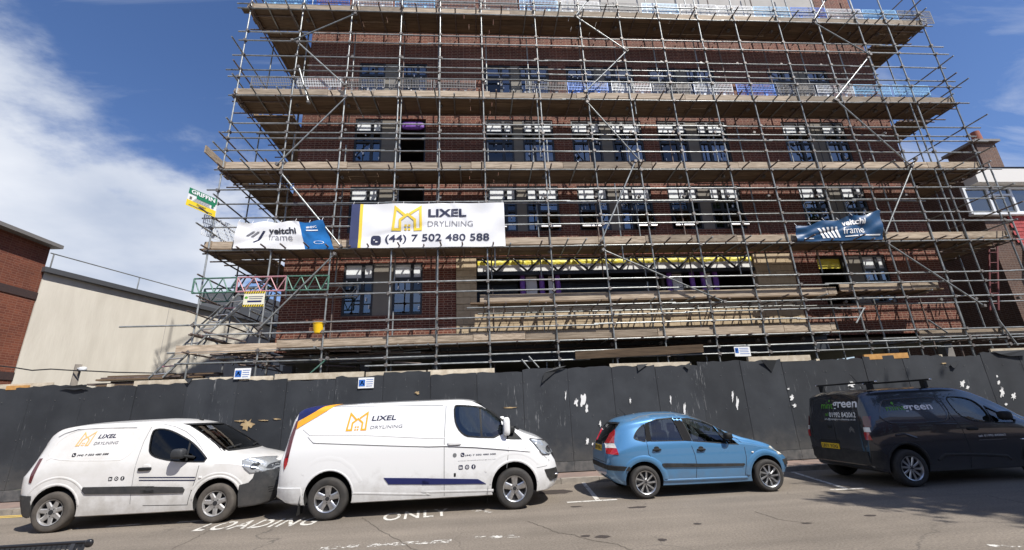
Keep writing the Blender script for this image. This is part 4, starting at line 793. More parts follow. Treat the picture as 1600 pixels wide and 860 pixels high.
tg += [(*rect2d(-.55, .25, .85, .36), 'ink_grey', 'print_line'), (*rect2d(-.45, .0, .8, .1), 'ink_grey', 'print_line'), (*rect2d(-.6, -.42, .75, -.2), 'navy', 'print_line'), (*disc2d((-.75, .2), .16), 'ink_green', 'symbol')]
tg = [(v, f, m, n) if n != 'stripe_mark' else ([(a, b_) for a, b_ in v], f, m, n) for v, f, m, n in tg]
sg = notice('scaffold_tag_board', (397, 467.5), 0.56, 0.44, 'cream scaffold tag board with black and yellow chequered edges under the pink beam', YS-0.14, tg, 'sign_cream')
for o in sg.children:
    if o.name.startswith('stripe_mark'): o.location.y -= 0.004
# ------------------------------------------------------------------ banners: draped cloth with the print riding on the folds
def banner(name, label, TL, TR, BR, BL, y, zones, art, fold, nu=70, nv=20, seed=1, sag=0.05):
    Q = [Vector(aty(*p, y)) for p in (TL, TR, BR, BL)]; rs = random.Random(seed); W = [(rs.uniform(.8, 3.5), rs.uniform(-3, 3), rs.uniform(0, 6), rs.uniform(.3, 1)) for _ in range(9)]
    def S(u, v, off=0.0):
        p = Q[3]*(1-u)*(1-v)+Q[2]*u*(1-v)+Q[1]*u*v+Q[0]*(1-u)*v; edge = 1.0
        d = sum(c*math.sin(6.28*(a*u+b*v*0.6)+ph) for a, b, ph, c in W)/4
        d += 0.8*math.exp(-((u-.62-.25*(1-v))/.03)**2)*v+0.6*math.exp(-((v-.15-.7*u)/.06)**2)*math.exp(-(u-.3)**2/.05)
        p = p+Vector((0, fold*d-off, -sag*v**3*(math.sin(u*math.pi*3)**2*0.5+0.25*math.sin(u*9.5+1)**2))); return p
    r = thing(name, label, 'banner', Q[3])
    for (u0, u1, m, nm) in zones:
        n = max(2, int(nu*(u1-u0))); v = []; f = []
        for i in range(n+1):
            for j in range(nv+1): v.append(S(u0+(u1-u0)*i/n, j/nv))
        for i in range(n):
            for j in range(nv): a = i*(nv+1)+j; f.append((a, a+nv+1, a+nv+2, a+1))
        mk(nm, v, f, m, r, smooth=True)
    for (v, f, m, nm) in art:
        v, f = refine2d(v, f, 0.05); mk(nm, [S(p[0], p[1], 0.014) for p in v], f, m, r)
    for k in range(7):
        u = k/6; p = S(min(max(u, .01), .99), .985); tube('tie', p, p+Vector((0, 0.07, 0.12)), 0.006, 'ink_white', r, n=5)
    return r
def phone2d(x0, y0, x1, y1): return rrect2d(x0, y0, x1, y1, min(x1-x0, y1-y0)*.3)
def handset(x0, y0, x1, y1): w, h = x1-x0, y1-y0; return stroke2d([(x0+.3*w, y0+.75*h), (x0+.33*w, y0+.5*h), (x0+.5*w, y0+.33*h), (x0+.75*w, y0+.3*h)], .16*h)
def uv3(pts):  # zoom-crop coordinates of the big banner -> u,v
    return [((x-45)/(1525-45), 1-(y-48)/(475-48)) for x, y in pts]
def R3(x0, y0, x1, y1): (a, b), (c, d) = uv3([(x0, y1), (x1, y0)]); return a, b, c, d
banner('company_banner', 'large white banner with gold house mark and phone number on the scaffold', (550, 318.5), (787, 316), (790, 385), (545, 388), YS-0.14,
       [(0, .055, 'pvc_navy', 'navy_stripe'), (.055, .075, 'gold', 'gold_stripe'), (.075, 1, 'pvc_white', 'cloth')],
       [(uv3([(p[0], -p[1]) for p in logo2d(435, -315, 720, -75)[0]]), logo2d(435, -315, 720, -75)[1], 'gold', 'house_mark'), (*text_fit('LIXEL', *R3(782, 108, 1152, 184), .03), 'navy_ink', 'lettering'), (*text_fit('DRYLINING', *R3(778, 225, 1215, 280), -.008), 'ink_grey', 'lettering'), (*text_fit('(44) 7 502 480 588', *R3(378, 352, 1370, 440), .012), 'navy_ink', 'lettering'), (uv3([(p[0], -p[1]) for p in phone2d(245, -448, 338, -362)[0]]), phone2d(245, -448, 338, -362)[1], 'navy_ink', 'phone_symbol'), (uv3([(p[0], -p[1]) for p in handset(245, -448, 338, -362)[0]]), handset(245, -448, 338, -362)[1], 'ink_white', 'phone_handset')], 0.034, seed=4, nu=90, nv=30)
def Rv(x0, y0, x1, y1, X0, X1, Y0, Y1): return ((x0-X0)/(X1-X0), 1-(y1-Y0)/(Y1-Y0), (x1-X0)/(X1-X0), 1-(y0-Y0)/(Y1-Y0))
V1 = (40, 1370, 195, 590)
sw = []
banner('frame_banner', 'white and blue creased banner at the western end of the scaffold', (372, 345), (505, 343), (522, 390), (363, 388), YS-0.12, [(0, .71, 'pvc_white', 'cloth'), (.71, 1, 'pvc_blue', 'blue_panel')],
       [(*text_fit('veitchi', *Rv(520, 290, 915, 385, *V1), .03), 'ink', 'lettering'), (*text_fit('frame', *Rv(512, 385, 845, 475, *V1), -.005), 'ink_grey', 'lettering'), (*stroke2d([(.20, .22), (.25, .3), (.31, .62)], .028), 'navy_ink', 'slash_mark'), (*stroke2d([(.13, .45), (.2, .62)], .03), 'ink_grey', 'slash_mark'), (*stroke2d([(.18, .42), (.25, .6)], .03), 'ink_grey', 'slash_mark'), (*text_fit('#NEVC', .78, .73, .9, .82, .03), 'ink_white', 'lettering'), (*rect2d(.77, .63, .9, .67), 'ink_white', 'print_line'), (*stroke2d(disc2d((.87, .22), .05, 16)[0], .008, True), 'ink_white', 'oval_mark')], 0.035, seed=9, sag=0.16)
V2 = (30, 1450, 130, 590)
st5 = [(*stroke2d([(.315+i*.045+.0, .12), (.29+i*.045, .36), (.25+i*.052, .62)], .026), 'ink_white', 'slash_mark') for i in range(5)]
banner('frame_banner', 'dark blue banner with white slashes hung askew on the eastern scaffold', (1243, 351), (1374, 327), (1381, 374), (1245, 378), YS-0.13, [(0, 1, 'pvc_steel', 'cloth')],
       [(*text_fit('veitchi', .54, .60, .80, .86, .03), 'ink_white', 'lettering'), (*text_fit('frame', .54, .26, .79, .54, .0), 'ink_white', 'lettering'), (*rect2d(.56, .14, .70, .18), 'ink_white', 'print_line'), (*rect2d(.72, .14, .97, .18), 'ink_white', 'print_line'), (*rect2d(.08, .12, .2, .17), 'ink_white', 'print_line')]+st5, 0.05, seed=3, sag=0.2)
# ------------------------------------------------------------------ vehicles
def pchip(keys, xs):
    k = sorted(keys); X = np.array([a for a, _ in k], float); Y = np.array([b for _, b in k], float); h = np.diff(X); d = np.diff(Y)/h; m = np.zeros(len(X)); m[0], m[-1] = d[0], d[-1]
    for i in range(1, len(X)-1):
        if d[i-1]*d[i] > 0: w1, w2 = 2*h[i]+h[i-1], h[i]+2*h[i-1]; m[i] = (w1+w2)/(w1/d[i-1]+w2/d[i])
    o = []
    for x in xs:
        x = min(max(x, X[0]), X[-1]); i = min(int(np.searchsorted(X, x, 'right'))-1, len(X)-2); t = (x-X[i])/h[i]
        o.append((1+2*t)*(1-t)**2*Y[i]+t*(1-t)**2*h[i]*m[i]+t*t*(3-2*t)*Y[i+1]+t*t*(t-1)*h[i]*m[i+1])
    return o
class Car:
    def __init__(s, name, label, cat, X0, Y0, half, paint, rz=0.0):
        s.half = half; s.ox, s.oy = X0, Y0+half; s.paint = paint; s.rz = rz
        s.root = thing(name, label, cat, (X0, Y0+half, 0.0), rz=rz); s.Y0 = Y0
    def px(s, K, pts):                      # zoom-crop coordinates -> (x, z) on the near flank
        ox, oy, sc_ = K; r = []
        for x, y in pts: p = aty(ox+x/sc_, oy+y/sc_, s.Y0); r.append((p[0]-s.ox, p[2]))
        return r
    def rpx(s, K, pts, xl):                 # zoom-crop coordinates -> (y, z) on the tail plane x = xl
        ox, oy, sc_ = K; r = []
        for x, y in pts:
            d = ray(ox+x/sc_, oy+y/sc_); t = (s.ox+xl)/d[0]; r.append((d[1]*t-s.oy, CAM[2]+d[2]*t))
        return r
    def shell(s, top, bot, belt, ws, wt, wb, crown=0.04, rad=0.09, dens=None):
        x0, x1 = top[0][0], top[-1][0]; s.x0, s.x1 = x0, x1; xs = sorted({*[round(v, 4) for v in np.linspace(x0, x1, 64)], *[round(x0+d, 4) for d in (.008, .02, .04, .07)], *[round(x1-d, 4) for d in (.008, .02, .04, .07)]})
        T, Bt, Z, W, U, Q = [pchip(k, xs) for k in (top, bot, belt, ws, wt, wb)]; rings = []
        for i in range(len(xs)):
            zb, zt, w, u, q = Bt[i], T[i], W[i], U[i], Q[i]; zs = max(min(Z[i], zt-0.16), zb+0.05); r = min(rad, (zt-zs)*.42); cw = min(crown, (zt-zs)*.25); u = min(u, w-.005); q = min(q, w)
            P = [(0, zb), (q*.55, zb), (q-.04, zb)]
            for t in np.linspace(0, 1, 9): P.append((q+(w-q)*(1-(1-t)**2.4), zb+.02+(zs-zb-.02)*t))
            ze = zt-cw-r
            for t in np.linspace(.14, 1, 7): P.append((w+(u-w)*t**1.25, zs+(ze-zs)*t))
            for a in (22, 45, 68, 88): P.append((u-r+r*math.cos(math.radians(a)), ze+r*math.sin(math.radians(a))))
            for k in (.8, .55, .28, 0): P.append(((u-r)*k, zt-cw*k*k))
            rings.append([(xs[i], -y, z) for y, z in P]+[(xs[i], y, z) for y, z in P[-2:0:-1]])
        n = len(rings[0]); V = [p for r_ in rings for p in r_]; Fc = []
        for i in range(len(rings)-1):
            for j in range(n): Fc.append((i*n+j, i*n+(j+1) % n, (i+1)*n+(j+1) % n, (i+1)*n+j))
        Fc.append(tuple(range(n-1, -1, -1))); Fc.append(tuple((len(rings)-1)*n+j for j in range(n)))
        bm = bmesh.new(); vs = [bm.verts.new(p) for p in V]
        for q_ in Fc:
            try: bm.faces.new([vs[i] for i in q_])
            except ValueError: pass
        bmesh.ops.recalc_face_normals(bm, faces=bm.faces[:]); s.bvh = BVHTree.FromBMesh(bm)
        me = bpy.data.meshes.new('body'); bm.to_mesh(me); bm.free(); s.me = me; s.cut = []
    def cutter(s, v, f, m):
        bm = bmesh.new(); vs = [bm.verts.new(p) for p in v]
        for q in f: bm.faces.new([vs[i] for i in q])
        bmesh.ops.recalc_face_normals(bm, faces=bm.faces[:]); me = bpy.data.meshes.new('c'); bm.to_mesh(me); bm.free(); me.materials.append(MAT[m]); s.cut.append(me)
    def cut_side(s, poly, m='cabin', hw=None, slope=0.0, zref=0.0):
        n = len(poly); v = []
        for sg in (-1, 1):
            for x, z in poly: v.append((x, sg*((hw if hw else 2.0)-slope*(z-zref)), z))
        s.cutter(v, [tuple(range(n)), tuple(range(2*n-1, n-1, -1))]+[(i, (i+1) % n, n+(i+1) % n, n+i) for i in range(n)], m)
    def cut_x(s, poly, xa, xb, m='cabin'):
        n = len(poly); s.cutter([(xa, y, z) for y, z in poly]+[(xb, y, z) for y, z in poly], [tuple(range(n)), tuple(range(2*n-1, n-1, -1))]+[(i, (i+1) % n, n+(i+1) % n, n+i) for i in range(n)], m)
    def cut_arch(s, x, z, r, depth=0.36):
        n = 32; w = s.half
        for sg in (-1, 1):
            v = [(x+r*math.cos(2*math.pi*i/n), sg*(w+.3), z+r*math.sin(2*math.pi*i/n)) for i in range(n)]+[(x+r*math.cos(2*math.pi*i/n), sg*(w-depth), z+r*math.sin(2*math.pi*i/n)) for i in range(n)]
            s.cutter(v, [tuple(range(n)), tuple(range(2*n-1, n-1, -1))]+[(i, (i+1) % n, n+(i+1) % n, n+i) for i in range(n)], 'gap')
    def finish(s):
        o = bpy.data.objects.new('body', s.me); s.me.materials.append(MAT[s.paint]); COL.objects.link(o); tmp = []
        for me in s.cut:
            c_ = bpy.data.objects.new('cutter', me); COL.objects.link(c_); tmp.append(c_); md = o.modifiers.new('b', 'BOOLEAN'); md.operation = 'DIFFERENCE'; md.object = c_; md.solver = 'EXACT'; md.material_mode = 'TRANSFER'
        dg = bpy.context.evaluated_depsgraph_get(); me = bpy.data.meshes.new_from_object(o.evaluated_get(dg)); bpy.data.objects.remove(o)
        for c_ in tmp: bpy.data.objects.remove(c_)
        me.shade_smooth(); me.set_sharp_from_angle(angle=math.radians(32)); me.name = 'body'
        b = bpy.data.objects.new('body', me); COL.objects.link(b); b.parent = s.root; s.body = b
    def hit(s, p, mode, off):
        if mode in ('side', 'far'): p = (min(max(p[0], s.x0+.012), s.x1-.012), p[1])
        d = {'side': ((p[0], -4, p[1]), (0, 1, 0)), 'far': ((p[0], 4, p[1]), (0, -1, 0)), 'rear': ((-6, p[0], p[1]), (1, 0, 0)), 'front': ((9, p[0], p[1]), (-1, 0, 0)), 'top': ((p[0], p[1], 5), (0, 0, -1))}[mode]
        h = s.bvh.ray_cast(Vector(d[0]), Vector(d[1]))
        if h[0] is None: q = s.bvh.find_nearest(Vector(d[0])+Vector(d[1])*(4-s.half if mode in ('side', 'far') else 5)); return q[0]+q[1]*off
        n = h[1]
        if n.dot(Vector(d[1])) > 0: n = -n
        return h[0]+n*off
    def art(s, name, v, f, m, off=.003, mode='side', L=.12, parent=None, smooth=True):
        v, f = refine2d(v, f, L); return mk(name, [s.hit(p, mode, off) for p in v], f, m, parent or s.root, False, smooth)
    def poly(s, name, pts, m, off=.003, mode='side', parent=None, L=.12): return s.art(name, pts, [tuple(range(len(pts)))], m, off, mode, L, parent)
    def panel(s, name, pts, m, th=.012, mode='side', parent=None, L=.1, sink=.01):
        """a raised solid panel that follows the body"""
        v, f = refine2d(pts, [tuple(range(len(pts)))], L); n = len(v); T = [s.hit(p, mode, th) for p in v]; Bq = [s.hit(p, mode, -sink) for p in v]; E = {}
        for q in f:
            for i in range(len(q)): e = (q[i], q[(i+1) % len(q)]); E[tuple(sorted(e))] = None if tuple(sorted(e)) in E else e
        return mk(name, T+Bq, list(f)+[(e[0], e[1], n+e[1], n+e[0]) for e in E.values() if e], m, parent or s.root, False, True, 40)
    def line(s, name, pts, w=.008, m='gap', off=.0015, mode='side', step=.06, ridge=0.0, parent=None):
        P = [Vector(p) for p in pts]; R = [P[0]]
        for a, b in zip(P[:-1], P[1:]):
            n = max(1, int((b-a).length/step)); R += [a.lerp(b, (i+1)/n) for i in range(n)]
        if ridge:
            v, f = stroke2d(R, w); n = len(R); V = [s.hit(p, mode, -.002) for p in v[:n]]+[s.hit(p, mode, ridge) for p in R]+[s.hit(p, mode, -.002) for p in v[n:]]
            F2 = [(i, i+1, n+i+1, n+i) for i in range(n-1)]+[(n+i, n+i+1, 2*n+i+1, 2*n+i) for i in range(n-1)]; return mk(name, V, F2, m, parent or s.root, False, True)
        v, f = stroke2d(R, w); return mk(name, [s.hit(p, mode, off) for p in v], f, m, parent or s.root, False)
    def arcpts(s, x, z, r, a0, a1, n=18): return [(x+r*math.cos(math.radians(a0+(a1-a0)*i/n)), z+r*math.sin(math.radians(a0+(a1-a0)*i/n))) for i in range(n+1)]
    def pane(s, pts, m, off=-.012, both=True, mode='side'):
        o = s.poly('window', pts, m, off, mode)
        if both: s.poly('window', pts, m, off, 'far')
        return o
    def text(s, name, t, x0, z0, x1, z1, m, bold=0.0, shear=0.0, off=.004, mode='side', space=1.0): v, f = text_fit(t, x0, z0, x1, z1, bold, shear, space); return s.art(name, v, f, m, off, mode, .15, smooth=False)
    def blob(s, name, c, h, m, e=.45, parent=None, ws=False): v, f = superell(c, h, e); return mk(name, v, f, m, parent or s.root, ws, True)
    def wheel(s, x, r, wd, style, tyre='rubber', rim=.68):
        for sg in (-1, 1):
            y0 = sg*(s.half-.02); n = 36; prof = [(rim*r, 0.0), (rim*r+.012, -.006), (r*.86, -.012), (r*.955, 0.0), (r*.99, .025), (r, .06), (r, wd-.06), (r*.97, wd-.02), (rim*r, wd)]; V = []; Fc = []
            for rr, d in prof:
                for i in range(n): a = 2*math.pi*i/n; V.append((x+rr*math.cos(a), y0-sg*d, r+rr*math.sin(a)))
            for k in range(len(prof)-1):
                for i in range(n): q = (k*n+i, k*n+(i+1) % n, (k+1)*n+(i+1) % n, (k+1)*n+i); Fc.append(q)
            w = mk('wheel', V, Fc, tyre, s.root, False, True, 50)
            R0 = rim*r; yb = y0-sg*.055
            g = MB(); dv, df = disc2d((0, 0), R0, 28); g.add([(x+p[0], yb, r+p[1]) for p in dv], df); g.build('brake_drum', 'alloy_dark', w, False)
            cnt, wi, wo, sk, hub, mm, dish = style; g = MB()
            # outer lip
            for rr0, rr1, d0, d1 in ((R0*1.0, R0*.93, -.012, -.004), (R0*.93, R0*.885, -.004, .03)):
                V = []
                for i in range(28): a = 2*math.pi*i/28; V += [(x+rr0*math.cos(a), y0-sg*d0, r+rr0*math.sin(a)), (x+rr1*math.cos(a), y0-sg*d1, r+rr1*math.sin(a))]
                g.add(V, [(2*i, (2*i+2) % 56, (2*i+3) % 56, 2*i+1) for i in range(28)])
            for k in range(cnt):
                a = 2*math.pi*k/cnt+.3; ca, sa = math.cos(a), math.sin(a); rin, rout = hub*R0*.7, R0*.94
                def P(rr, t, d): t2 = t+sk*(rr-rin); return (x+rr*ca-t2*sa, y0-sg*d, r+rr*sa+t2*ca)
                q = []
                for rr, ww, d in ((rin, wi, dish), (.5*(rin+rout), .5*(wi+wo)*.92, dish*.7), (rout, wo, .004)):
                    q += [P(rr, -ww/2, d+.012), P(rr, -ww*.3, d), P(rr, ww*.3, d), P(rr, ww/2, d+.012)]
                g.add(q, [(j*4+i, j*4+i+1, j*4+i+5, j*4+i+4) for j in range(2) for i in range(3)])
            g.tube((x, y0-sg*(dish+.03), r), (x, y0-sg*(dish-.004), r), hub*R0, 20)
            o = g.build('rim', mm, w, False, True, 30)
            g = MB(); g.tube((x, y0-sg*(dish+.0), r), (x, y0-sg*(dish-.010), r), hub*R0*.45, 14); g.build('hub_badge', 'alloy_dark', w, False)
            for k in range(5):
                a = 2*math.pi*k/5+.9; c0 = (x+hub*R0*.72*math.cos(a), y0-sg*(dish-.002), r+hub*R0*.72*math.sin(a)); tube('wheel_bolt', c0, (c0[0], c0[1]-sg*-.008, c0[2]), .009, 'alloy_dark', w, False, 6)
    def flare(s, x, r, R, a0=8, a1=172, w=.05, h=.014, m=None): s.line('wheel_arch', s.arcpts(x, r, R+w*.5, a0, a1, 22), w, m or s.paint, ridge=h); s.line('wheel_arch', s.arcpts(x, r, R+w*.5, a0, a1, 22), w, m or s.paint, ridge=h, mode='far')
    def seats(s, xs, z=.55):
        for x, ys in xs:
            for y in ys:
                g = MB()
                for c_, h_ in (((x, y, z), (.25, .22, .09)), ((x-.27, y, z+.33), (.075, .22, .32)), ((x-.33, y, z+.73), (.05, .12, .09))): v, f = superell(c_, h_, .45, 12, 7); g.add(v, f)
                g.build('seat', 'seat', s.root, False, True)
    def steering(s, x, y, z):
        g = MB(); n = 18
        pts = [Vector((x+.07*math.sin(2*math.pi*i/n)*-1, y+.185*math.cos(2*math.pi*i/n), z+.17*math.sin(2*math.pi*i/n))) for i in range(n)]
        for i in range(n): g.tube(pts[i], pts[(i+1) % n], .015, 6)
        g.build('steering_wheel', 'cabin', s.root, False)
    def plate(s, y, z, w, h, t, mode='rear', th=.012):
        o = s.panel('number_plate', [(y-w/2, z-h/2), (y+w/2, z-h/2), (y+w/2, z+h/2), (y-w/2, z+h/2)], 'plate_yellow', th, mode, L=.3)
        sg = -1 if mode == 'rear' else 1; v, f = text_fit(t, -w*.43, -h*.3, w*.43, h*.3, .02); s.art('registration', [(y+sg*p[0], z+p[1]) for p in v], f, 'ink', th+.004, mode, .3, o, False)
    def mtext(s, name, t, yl, z0, yr, z1, m, bold=0.0, off=.004, mode='rear', shear=0.0):   # text read from behind: runs from y=yl to y=yr
        v, f = text_fit(t, 0, z0, 1, z1, bold, shear); return s.art(name, [(yl+p[0]*(yr-yl), p[1]) for p in v], f, m, off, mode, .2, smooth=False)
def offset_poly(pts, d):
    P = [Vector(p) for p in pts]; n = len(P); A = sum(P[i].x*P[(i+1) % n].y-P[(i+1) % n].x*P[i].y for i in range(n)); sg = 1 if A > 0 else -1; o = []
    for i in range(n):
        d1, d2 = (P[i]-P[i-1]).normalized(), (P[(i+1) % n]-P[i]).normalized(); nn = Vector((d1.y+d2.y, -(d1.x+d2.x))); nn = nn.normalized() if nn.length > 1e-3 else Vector((d1.y, -d1.x)); o.append(tuple(P[i]+nn*d*sg/max(.5, nn.dot(Vector((d1.y, -d1.x))))))
    return o
def smooth_poly(pts, it=2):
    P = [Vector(p) for p in pts]
    for _ in range(it):
        Q = []
        for i in range(len(P)): a, b = P[i], P[(i+1) % len(P)]; Q += [a.lerp(b, .25), a.lerp(b, .75)]
        P = Q
    return [tuple(p) for p in P]
def icons(c, x, z, h, m, sh=0.0):
    """three round/square contact marks"""
    c.art('contact_mark', *rrect2d(x-h/2, z-h/2, x+h/2, z+h/2, h*.15), m, .004); c.text('contact_mark_letter', 'in', x-h*.3, z-h*.3, x+h*.3, z+h*.3, 'ink_white', .03, off=.0065)
    x += h*1.55; c.art('contact_mark', *disc2d((x, z), h*.53), m, .004); c.art('contact_mark_letter', *stroke2d(disc2d((x, z), h*.24, 14)[0], h*.13, True), 'ink_white', .0065)
    x += h*1.55; c.art('contact_mark', *disc2d((x, z), h*.53), m, .004); c.text('contact_mark_letter', 'f', x-h*.13, z-h*.38, x+h*.17, z+h*.34, 'ink_white', .05, off=.0065)
def phone_mark(c, x, z, h, m): c.art('phone_mark', *rrect2d(x-h/2, z-h/2, x+h/2, z+h/2, h*.28), m, .004); c.art('phone_handset', *stroke2d([(x-.2*h, z+.25*h), (x-.17*h, z), (x, z-.17*h), (x+.25*h, z-.2*h)], .16*h), 'ink_white', .0065)

# ---- small white panel van (west end)
A1, A2 = (20, 640, 4.3), (220, 640, 4.3)
c = Car('panel_van', 'small white panel van with grey bumpers nosed up to the bigger van', 'van', -7.52, 8.95, .905, 'paint_white_dusty')
c.shell(top=[(-.74, .50), (-.735, .62), (-.715, .95), (-.66, 1.25), (-.56, 1.52), (-.45, 1.68), (-.3, 1.755), (.1, 1.80), (.6, 1.815), (1.2, 1.82), (1.6, 1.79), (1.9, 1.72), (2.1, 1.62), (2.45, 1.41), (2.8, 1.19), (2.95, 1.15), (3.2, 1.09), (3.42, .99), (3.56, .84), (3.62, .66), (3.645, .50)],
        bot=[(-.74, .36), (-.6, .27), (-.3, .22), (2.3, .21), (3.2, .22), (3.55, .26), (3.645, .36)], belt=[(-.74, .9), (0, 1.0), (2, 1.02), (2.8, .98), (3.645, .8)],
        ws=[(-.74, .62), (-.71, .74), (-.6, .84), (-.3, .89), (.2, .905), (2.5, .905), (3.0, .885), (3.3, .83), (3.5, .72), (3.6, .58), (3.645, .40)], wt=[(-.74, .5), (-.5, .68), (0, .755), (1.2, .765), (2.0, .72), (2.6, .74), (2.9, .76), (3.4, .66), (3.645, .34)], wb=[(-.74, .55), (-.5, .78), (0, .84), (2.7, .84), (3.4, .72), (3.645, .36)], crown=.05, rad=.1)
W1 = smooth_poly(c.px(A2, [(45, 150), (72, 133), (132, 135), (190, 155), (250, 186), (310, 220), (372, 272), (455, 352), (330, 352), (200, 346), (100, 325), (58, 302), (42, 270)]), 1)
c.cut_arch(0, .35, .395); c.cut_arch(2.728, .35, .395)
c.cut_side([(1.05, .62), (2.3, .62), (2.55, 1.0), (1.9, 1.60), (1.05, 1.68)], hw=.80, slope=.16, zref=.62); c.cut_side(W1)
wsh = [(-.70, 1.20), (.70, 1.20), (.60, 1.68), (-.60, 1.68)]; c.cut_x(wsh, 1.9, 5); c.finish()
c.pane(W1, 'glass_black'); c.poly('windscreen', wsh, 'glass_dark', -.012, 'front')
c.line('window_seal', W1+[W1[0]], .022, 'trim_black', .004); x_, z_ = c.px(A2, [(302, 215)])[0]; c.line('quarter_post', [(x_, z_), c.px(A2, [(302, 350)])[0]], .03, 'trim_black', -.008)
c.line('windscreen_seal', [(-.71, 1.19), (.71, 1.19), (.61, 1.69), (-.61, 1.69), (-.71, 1.19)], .03, 'trim_black', .003, 'front')
c.line('door_gap', c.px(A2, [(50, 100), (110, 100), (190, 118), (260, 150), (330, 205), (400, 285)]), .008, 'gap_shade_grey'); c.line('door_gap', c.px(A2, [(398, 352), (365, 470), (310, 610), (300, 645), (0, 650)]), .009); c.line('door_gap', c.px(A1, [(905, 95), (860, 220), (815, 420), (775, 640)]), .008, 'gap_shade_grey')
c.line('panel_crease', smooth_poly(c.px(A1, [(205, 345), (230, 260), (290, 195), (390, 140), (560, 130), (800, 125), (845, 145), (820, 260), (740, 335), (690, 345)]), 2)+[c.px(A1, [(205, 345)])[0]], .022, 'paint_white_dusty', ridge=.008)
c.line('panel_crease', c.px(A1, [(255, 190), (300, 165), (390, 138), (560, 128), (800, 124)]), .010, 'gap_shade_grey', .008)  # flat grey line paints the shade along this crease
for x in (0, 2.728): c.line('wheel_arch', c.arcpts(x, .32, .56 if x == 0 else .5, 35, 150), .05, 'paint_white_dusty', ridge=.012); c.flare(x, .35, .395, 8, 172, .045, .012)
c.panel('rub_strip', smooth_poly(c.px(A1, [(462, 545), (472, 523), (780, 517), (946, 516), (946, 566), (780, 568), (480, 570)])+[]+[], 0), 'trim_grey', .016); c.panel('rub_strip', c.px(A2, [(-3, 517), (280, 522), (292, 540), (283, 560), (-3, 568)]), 'trim_grey', .016)
for z0, z1 in ((454, 461), (473, 480)): c.poly('side_stripe', c.px(A2, [(-12, z0), (368, z0-1), (362, z1), (-14, z1)]), 'navy_ink', .004)
x_, z_ = c.px(A2, [(28, 400)])[0]; q = c.hit((x_, z_), 'side', .01); c.blob('door_handle', q, (.115, .022, .028), 'trim_black'); q = c.hit((x_+.02, z_+.03), 'side', .001); c.blob('handle_cup', q, (.07, .008, .05), 'paint_white_dusty', .8)
x_, z_ = c.px(A2, [(398, 457)])[0]; c.blob('side_repeater', c.hit((x_, z_), 'side', .004), (.03, .01, .02), 'lamp_white', .8)
x_, z_ = c.px(A2, [(262, 312)])[0]; q = c.hit((x_+.03, z_), 'side', .14); c.blob('wing_mirror', q, (.11, .09, .088), 'trim_grey', .55); tube('mirror_arm', q+Vector((.09, 0, -.04)), c.hit((x_+.24, z_-.04), 'side', 0), .025, 'trim_black', c.root, False)
q2 = c.hit((x_+.03, z_), 'far', .14); c.blob('wing_mirror', q2, (.11, .09, .088), 'trim_grey', .55)
# headlights, grille, bumpers
HLp = c.px(A2, [(655, 350), (690, 336), (760, 338), (840, 362), (878, 392), (860, 412), (790, 424), (722, 428), (690, 395)])
hls = [c.panel('headlight', HLp, 'lamp_clear', .014, md, L=.022, sink=.02) for md in ('side', 'far')]; c.line('headlight_rim', HLp+[HLp[0]], .012, 'gap_shade_grey', .015)
for (qx, qy, qr) in ((745, 385, .055), (815, 395, .045)): q_ = c.px(A2, [(qx, qy)])[0]; c.art('lamp_bowl', *disc2d(q_, qr, 18), 'lamp_bowl', .017, L=.03, parent=hls[0])
FB = [(3.10, .60), (3.24, .63), (3.30, .70), (3.33, .82), (3.60, .80), (3.63, .6), (3.63, .26), (3.1, .23), (3.09, .45)]
for md in ('side', 'far'): c.panel('front_bumper', FB, 'trim_grey', .014, md, L=.022, sink=.02)
c.panel('front_bumper', [(-.6, .25), (.6, .25), (.62, .72), (.5, .78), (-.5, .78), (-.62, .72)], 'trim_grey', .012, 'front'); c.panel('grille', [(-.52, .79), (.52, .79), (.56, .93), (-.56, .93)], 'trim_black', .008, 'front')
for z in (.82, .86, .90): c.line('grille_bar', [(-.5, z), (.5, z)], .012, 'chrome', .018, 'front')
for k in range(3): c.line('bumper_vent', c.px(A2, [(812, 535+k*16), (882, 528+k*16)]), .016, 'gap', .016)
RB = [(-.73, .62), (-.40, .60), (-.38, .42), (-.39, .25), (-.73, .25)]
for md in ('side', 'far'): c.panel('rear_bumper', RB, 'trim_grey', .014, md, L=.03)
c.panel('rear_bumper', [(-.7, .3), (.7, .3), (.7, .6), (-.7, .6)], 'trim_grey', .02, 'rear')
TL_ = c.px(A1, [(95, 495), (112, 430), (150, 335), (172, 332), (140, 430), (112, 498)])
for md in ('side', 'far'): c.panel('tail_light', TL_, 'lamp_dark_red', .012, md, L=.06)
for x0 in (0.62, 1.48): c.line('wiper', [(x0-1.25, 1.22), (x0-.75, 1.26)], .02, 'trim_black', .02, 'front')
q = c.hit((1.75, 0), 'top', 0); tube('aerial', q, q+Vector((-.10, 0, .18)), .008, 'trim_black', c.root, False); c.blob('aerial_base', q, (.04, .03, .02), 'trim_black')
c.art('house_mark', *logo2d(*c.px(A1, [(392, 252)])[0], *c.px(A1, [(505, 150)])[0], sh=.28), 'orange_pale', .005)
def tx(K, s_, x0, y0, x1, y1, m, bold=0, shear=0.0): (a, b), (d, e) = c.px(K, [(x0, y1), (x1, y0)]); c.text('lettering', s_, a, b, d, e, m, bold, shear, .005)
tx(A1, 'LIXEL', 540, 166, 670, 198, 'navy_ink', .022, .25); tx(A1, 'DRYLINING', 518, 214, 690, 242, 'ink_grey', .004, .22); tx(A1, '(44) 7 502 480 588', 418, 294, 636, 320, 'ink', .022, .2)
x_, z_ = c.px(A1, [(398, 308)])[0]; phone_mark(c, x_, z_, .065, 'ink'); x_, z_ = c.px(A1, [(655, 467)])[0]; icons(c, x_, z_, .066, 'ink')
